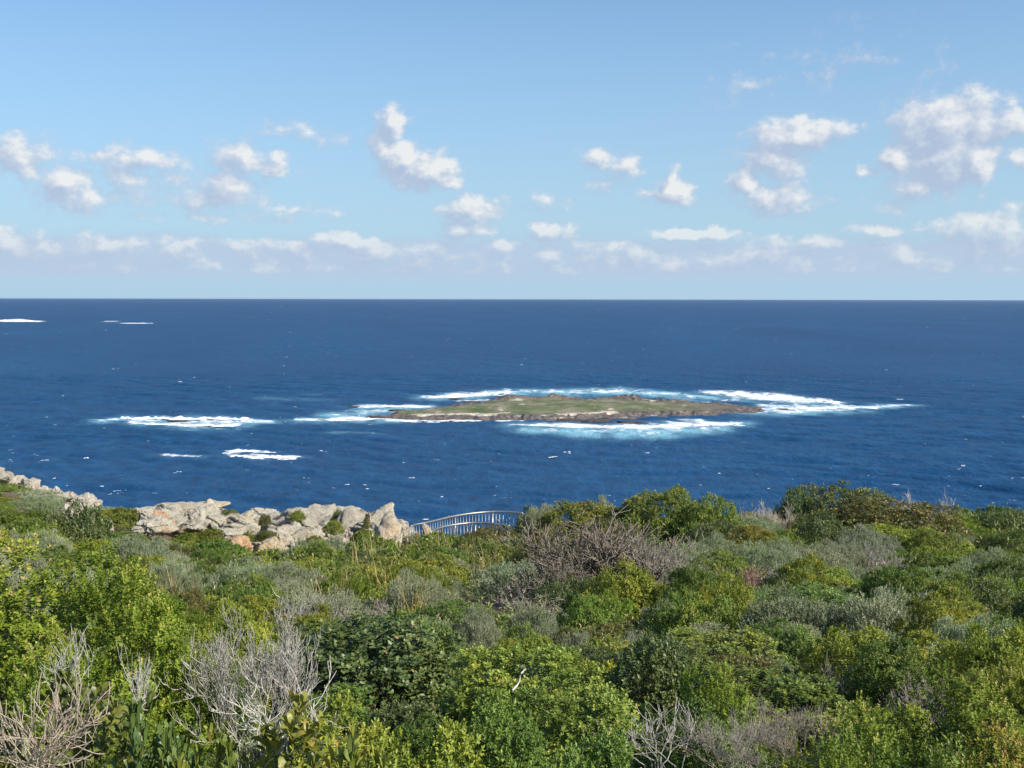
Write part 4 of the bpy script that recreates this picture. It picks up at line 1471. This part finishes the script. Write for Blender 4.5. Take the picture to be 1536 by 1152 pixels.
dead(1095, 1068, 3.1, 150, 'grey bare twigs fanning out under the glossy bush', 'fan', (.95, .88, .78), pbase=1150)
dead(1190, 1050, 3.2, 130, 'brownish bare twigs leaning towards the feathery heath', 'fan', (.85, .76, .66), pbase=1140)
dead(990, 1062, 3.3, 130, 'pale forked bare branches above the little grey bush', 'sparse', (1.2, 1.15, 1.1), pbase=1140)
dead(1275, 975, 5.0, 80, 'leaning grey twigs below the broad grey-green bush', 'fan', (1.0, .98, .98))
dead(1375, 1000, 4.6, 110, 'brown-grey twigs below the widest grey-green bush', 'dense', (.85, .8, .7))
dead(470, 875, 9.5, 110, 'fuzzy grey leafless bush behind the large dead bush', 'dense', (.85, .82, .8))
dead(640, 868, 11.5, 160, 'low heap of dry brown twigs beside the path', 'tangle', (.85, .75, .66))
dead(1525, 880, 10, 80, 'brown leafless bush past the mustard green carpet', 'dense', (.72, .62, .52))
dead(1330, 800, 16, 80, 'bare grey twigs beside the big silvery mound', 'fan', (.9, .86, .84))
dead(560, 885, 10, 110, 'dry grey brushwood at the sedges', 'tangle', (.9, .82, .72))
dead(1440, 930, 7.4, 100, 'low mauve-grey twigs in the mustard carpet', 'dense', (.8, .76, .70))

# ------------------------------------------------------------------ dry sedges
SM = [sedge_mesh(1.0, 46, 40 + k, .55) for k in range(3)]
for k, (px, pt, d, tint, lab) in enumerate((
    (592, 862, 12.5, (1.3, 1.1, .7), 'sedge clump with tall yellow stalks before the dark hollow'), (625, 878, 10.5, (1.2, 1.15, .6), 'yellow-green sedge blades behind the fresh green bush'),
    (700, 808, 20, (1.1, 1, .9), 'straw coloured sedge clump above the bare path'), (660, 812, 21, (1.0, 1, .8), 'sedge clump under the railing'), (735, 820, 18, (1.1, 1, .85), 'dry sedge clump just above the bare path'),
    (755, 800, 21, (1.15, 1, .85), 'dry straw stalks near the end of the railing'), (560, 800, 25, (1.0, 1, .8), 'sedge clump at the foot of the limestone outcrop'), (520, 850, 15, (1.0, 1, .75), 'olive sedge clump beside a grey-green mound'),
    (600, 835, 17, (.9, 1, .7), 'greenish sedge clump in the middle slope'), (800, 800, 19, (1.2, 1.05, .95), 'pale dry stalks by the wide brown thicket'), (1120, 755, 22, (1.3, 1.15, 1.0), 'pale dry stalks below the skyline twigs'),
    (230, 838, 12, (1.25, 1.1, .8), 'few straw blades behind the bright heath bush'), (270, 845, 12, (1.1, 1, .7), 'thin straw blades behind the pale dead bush'), (1165, 765, 21, (1.3, 1.15, 1.0), 'dry stalks beside the dark round bush'),
    (575, 845, 14.5, (1.15, 1.1, .7), 'sedge clump leaning over dry brushwood'), (640, 848, 15, (1.0, 1.0, .75), 'drooping olive sedge beside a grey-green bush'), (680, 835, 17, (1.2, 1.05, .85), 'straw sedge clump between grey-green bush and bare path'),
    (715, 835, 16, (1.25, 1.1, .9), 'tall dry sedge standing at the head of the bare path'), (540, 825, 19, (1.05, 1.05, .75), 'greenish sedge below the large grey-green bush'), (610, 808, 24, (1.1, 1.05, .8), 'sedge clump on the bank before the boardwalk'),
    (770, 818, 17.5, (1.25, 1.1, .95), 'pale sedge stalks above the tangled branches'), (500, 868, 12, (1.1, 1.0, .75), 'straw sedge next to the fuzzy leafless bush'), (655, 868, 12.3, (1.2, 1.1, .7), 'yellowish sedge among the heap of dry twigs'),
    (1420, 860, 12, (1.3, 1.1, .95), 'pale dry grass patch uphill of the mustard green carpet'))):
    p = at(px, pt, d)
    g = gz(p.x, p.y)
    o = obj('sedge_clump', SM[k % 3], loc=(p.x, p.y, g))
    h = max(p.z - g, .35)
    h *= 1.2 if 480 < px < 810 else .95
    o.scale = (h * .8, h * .8, h)
    o.rotation_euler.z = k * 1.7
    o.color = (tint[0] * .78, tint[1] * .78, tint[2] * .78, 1)
    tag(o, lab, 'sedge', 'dry sedges on the slope')
    placed.append((p.x, p.y, .15))

# ------------------------------------------------------------------ the rest of the scrub
def zone(px, d):
    if px < 560:
        return 'near the large pale dead bush' if d < 8 else 'in the dip behind the large pale dead bush' if d < 20 else 'on the slope below the limestone outcrop' if d < 40 else 'on the ridge by the pale rocks'
    if px < 850:
        return 'round the leafy bush with the white stick' if d < 8 else 'beside the bare path and hollow' if d < 18 else 'on the slope below the boardwalk'
    return 'amid the feathery heath and glossy bushes' if d < 7 else 'round the silvery mounds' if d < 15 else 'below the skyline of the near hill'


FILL = {
    'green': [((1.12, 1.08, .9), 'low mid green shrub'), ((1.45, 1.22, .75), 'low yellowish green shrub'), ((.72, .80, .75), 'low deep green shrub')],
    'dark': [((1.0, 1.0, 1.0), 'small dark leaved shrub'), ((1.3, .95, .75), 'small russet tinged shrub')],
    'grey': [((.95, 1.0, .88), 'low soft grey-green shrub'), ((1.15, 1.12, 1.05), 'low silvery shrub')],
    'heath': [((.95, .95, .9), 'low heath shrub of leafy spikes')],
}
rr = np.random.default_rng(99)
pl = np.array(placed)
path_c = at(722, 884, 13)


def crest(px):
    return np.interp(px, [-300, 0, 150, 330, 500, 620, 760, 900, 1100, 1300, 1536, 1800], [58, 58, 57, 56, 48, 33, 33, 24, 25, 27, 31, 32])


made = 0
for _ in range(12000):
    if made >= 480:
        break
    px = rr.uniform(-600, 2150) if rr.random() < .25 else rr.uniform(-120, 1660)
    d = math.exp(rr.uniform(math.log(2.6), math.log(60)))
    if d > crest(px) or ((px < -150 or px > 1690) and d > 12):
        continue
    if 545 < px < 800 and 11 < d < 27 and rr.random() < .5:
        continue
    x, y = (px - 768) / F * d, d
    rad = np.interp(d, [2.5, 8, 15, 30, 60], [.28, .44, .66, .95, 1.35]) * rr.uniform(.7, 1.25)
    if 600 < px < 800 and 30 < d < 38:
        continue
    if 190 < px < 610 and d > 33 and rr.random() < .75:
        continue
    if math.hypot(x - path_c.x, (y - path_c.y) * .6) < .75:
        continue
    if 672 < px < 840 and 8.8 < d < 14.5:
        continue
    dd = np.hypot(pl[:, 0] - x, pl[:, 1] - y)
    if (dd < .66 * (pl[:, 2] + rad)).any():
        continue
    h = np.interp(d, [2.5, 6, 15, 30, 60], [.42, .5, .58, .6, .45]) * rr.uniform(.6, 1.2) * (.65 if px < 230 and d > 38 else 1)
    kk = rr.choice(['green', 'dark', 'grey', 'heath'], p=[.55, .09, .22, .14] if d > 7 else [.58, .07, .10, .25])
    tint, lab = FILL[kk][rr.integers(len(FILL[kk]))]
    shrub(kk, x, y, rad, h, lab + ' ' + zone(px, d), lab + ' ' + zone(px, d), tint)
    pl = np.vstack([pl, [x, y, rad]])
    made += 1
print('filler shrubs', made)

# low undergrowth and litter between the shrubs: nobody could count it
rg = np.random.default_rng(31)
n = 11000
px = rg.uniform(-150, 1690, n)
d = np.exp(rg.uniform(math.log(2.0), math.log(26), n))
ok = d < crest(px)
X, Y = ((px - 768) / F * d)[ok], d[ok]
ok = np.hypot(X - path_c.x, (Y - path_c.y) * .6) > .6
X, Y = X[ok], Y[ok]
sc_ = np.interp(Y, [2, 6, 15, 30, 60], [1.0, 1.5, 2.6, 4.2, 7.0])
P_ = np.stack([X, Y, ground_z(X, Y) + .02 + .10 * rg.random(len(X)) * np.sqrt(sc_)], 1)
A = nrm(rg.normal(0, .45, P_.shape) + np.array([0, 0, 1]))
tone = np.clip(.45 + .35 * fbm(P_ / 2.0, 2, 71) + rg.normal(0, .15, len(X)), 0, 1)
half = rg.random(len(X)) < .6
for sel, mat, nm in ((half, M_GREEN, 'undergrowth'), (~half, M_DRY, 'dry_litter')):
    s_ = sc_[sel]
    V, T, rn = sprigs(P_[sel], A[sel], .05 * s_, 7, .03, .010, 1.1, rg, tone[sel])
    k = np.repeat(np.repeat(s_, 7), 4)
    base = np.repeat(np.repeat(P_[sel], 7, 0), 4, 0)
    V = base + (V - base) * k[:, None]
    obj(nm, mesh_np(nm, V, T, {'rnd': rn}, False, mat), kind='stuff')

# a short bleached stick lying on the leafy bush
p = at(777, 1020, 4.0)
t = np.linspace(0, 1, 6)
q = np.stack([-.018 + .05 * t + .006 * np.sin(t * 6), -.01 + .02 * t, -.035 + .075 * t], 1)
V, T = tubes([(q, .0045 - .002 * t)], 6)
o = obj('stick', mesh_np('stick', V, T, None, True, M_DEAD), loc=p)
o.color = (1.9, 1.85, 1.8, 1)
tag(o, 'short bleached white stick caught on the leafy green bush', 'stick')

# ------------------------------------------------------------------ sea haze
HAZE = 0.8e-5
mh, N, out = mat_new('sea_haze')
pv = N.n('ShaderNodeVolumePrincipled')
pv.inputs['Color'].default_value = (.80, .88, 1.0, 1)
pv.inputs['Density'].default_value = HAZE
pv.inputs['Anisotropy'].default_value = .3
N.t.links.new(pv.outputs[0], out.inputs['Volume'])
V = np.array([(x, y, z) for z in (-8, EYE + 4) for y in (-400, 62000) for x in (-360000, 360000)], float)
T = np.array([(0, 2, 3, 1), (4, 5, 7, 6), (0, 1, 5, 4), (2, 6, 7, 3), (0, 4, 6, 2), (1, 3, 7, 5)])
obj('haze', mesh_np('haze', V, T, None, False, mh), kind='stuff')
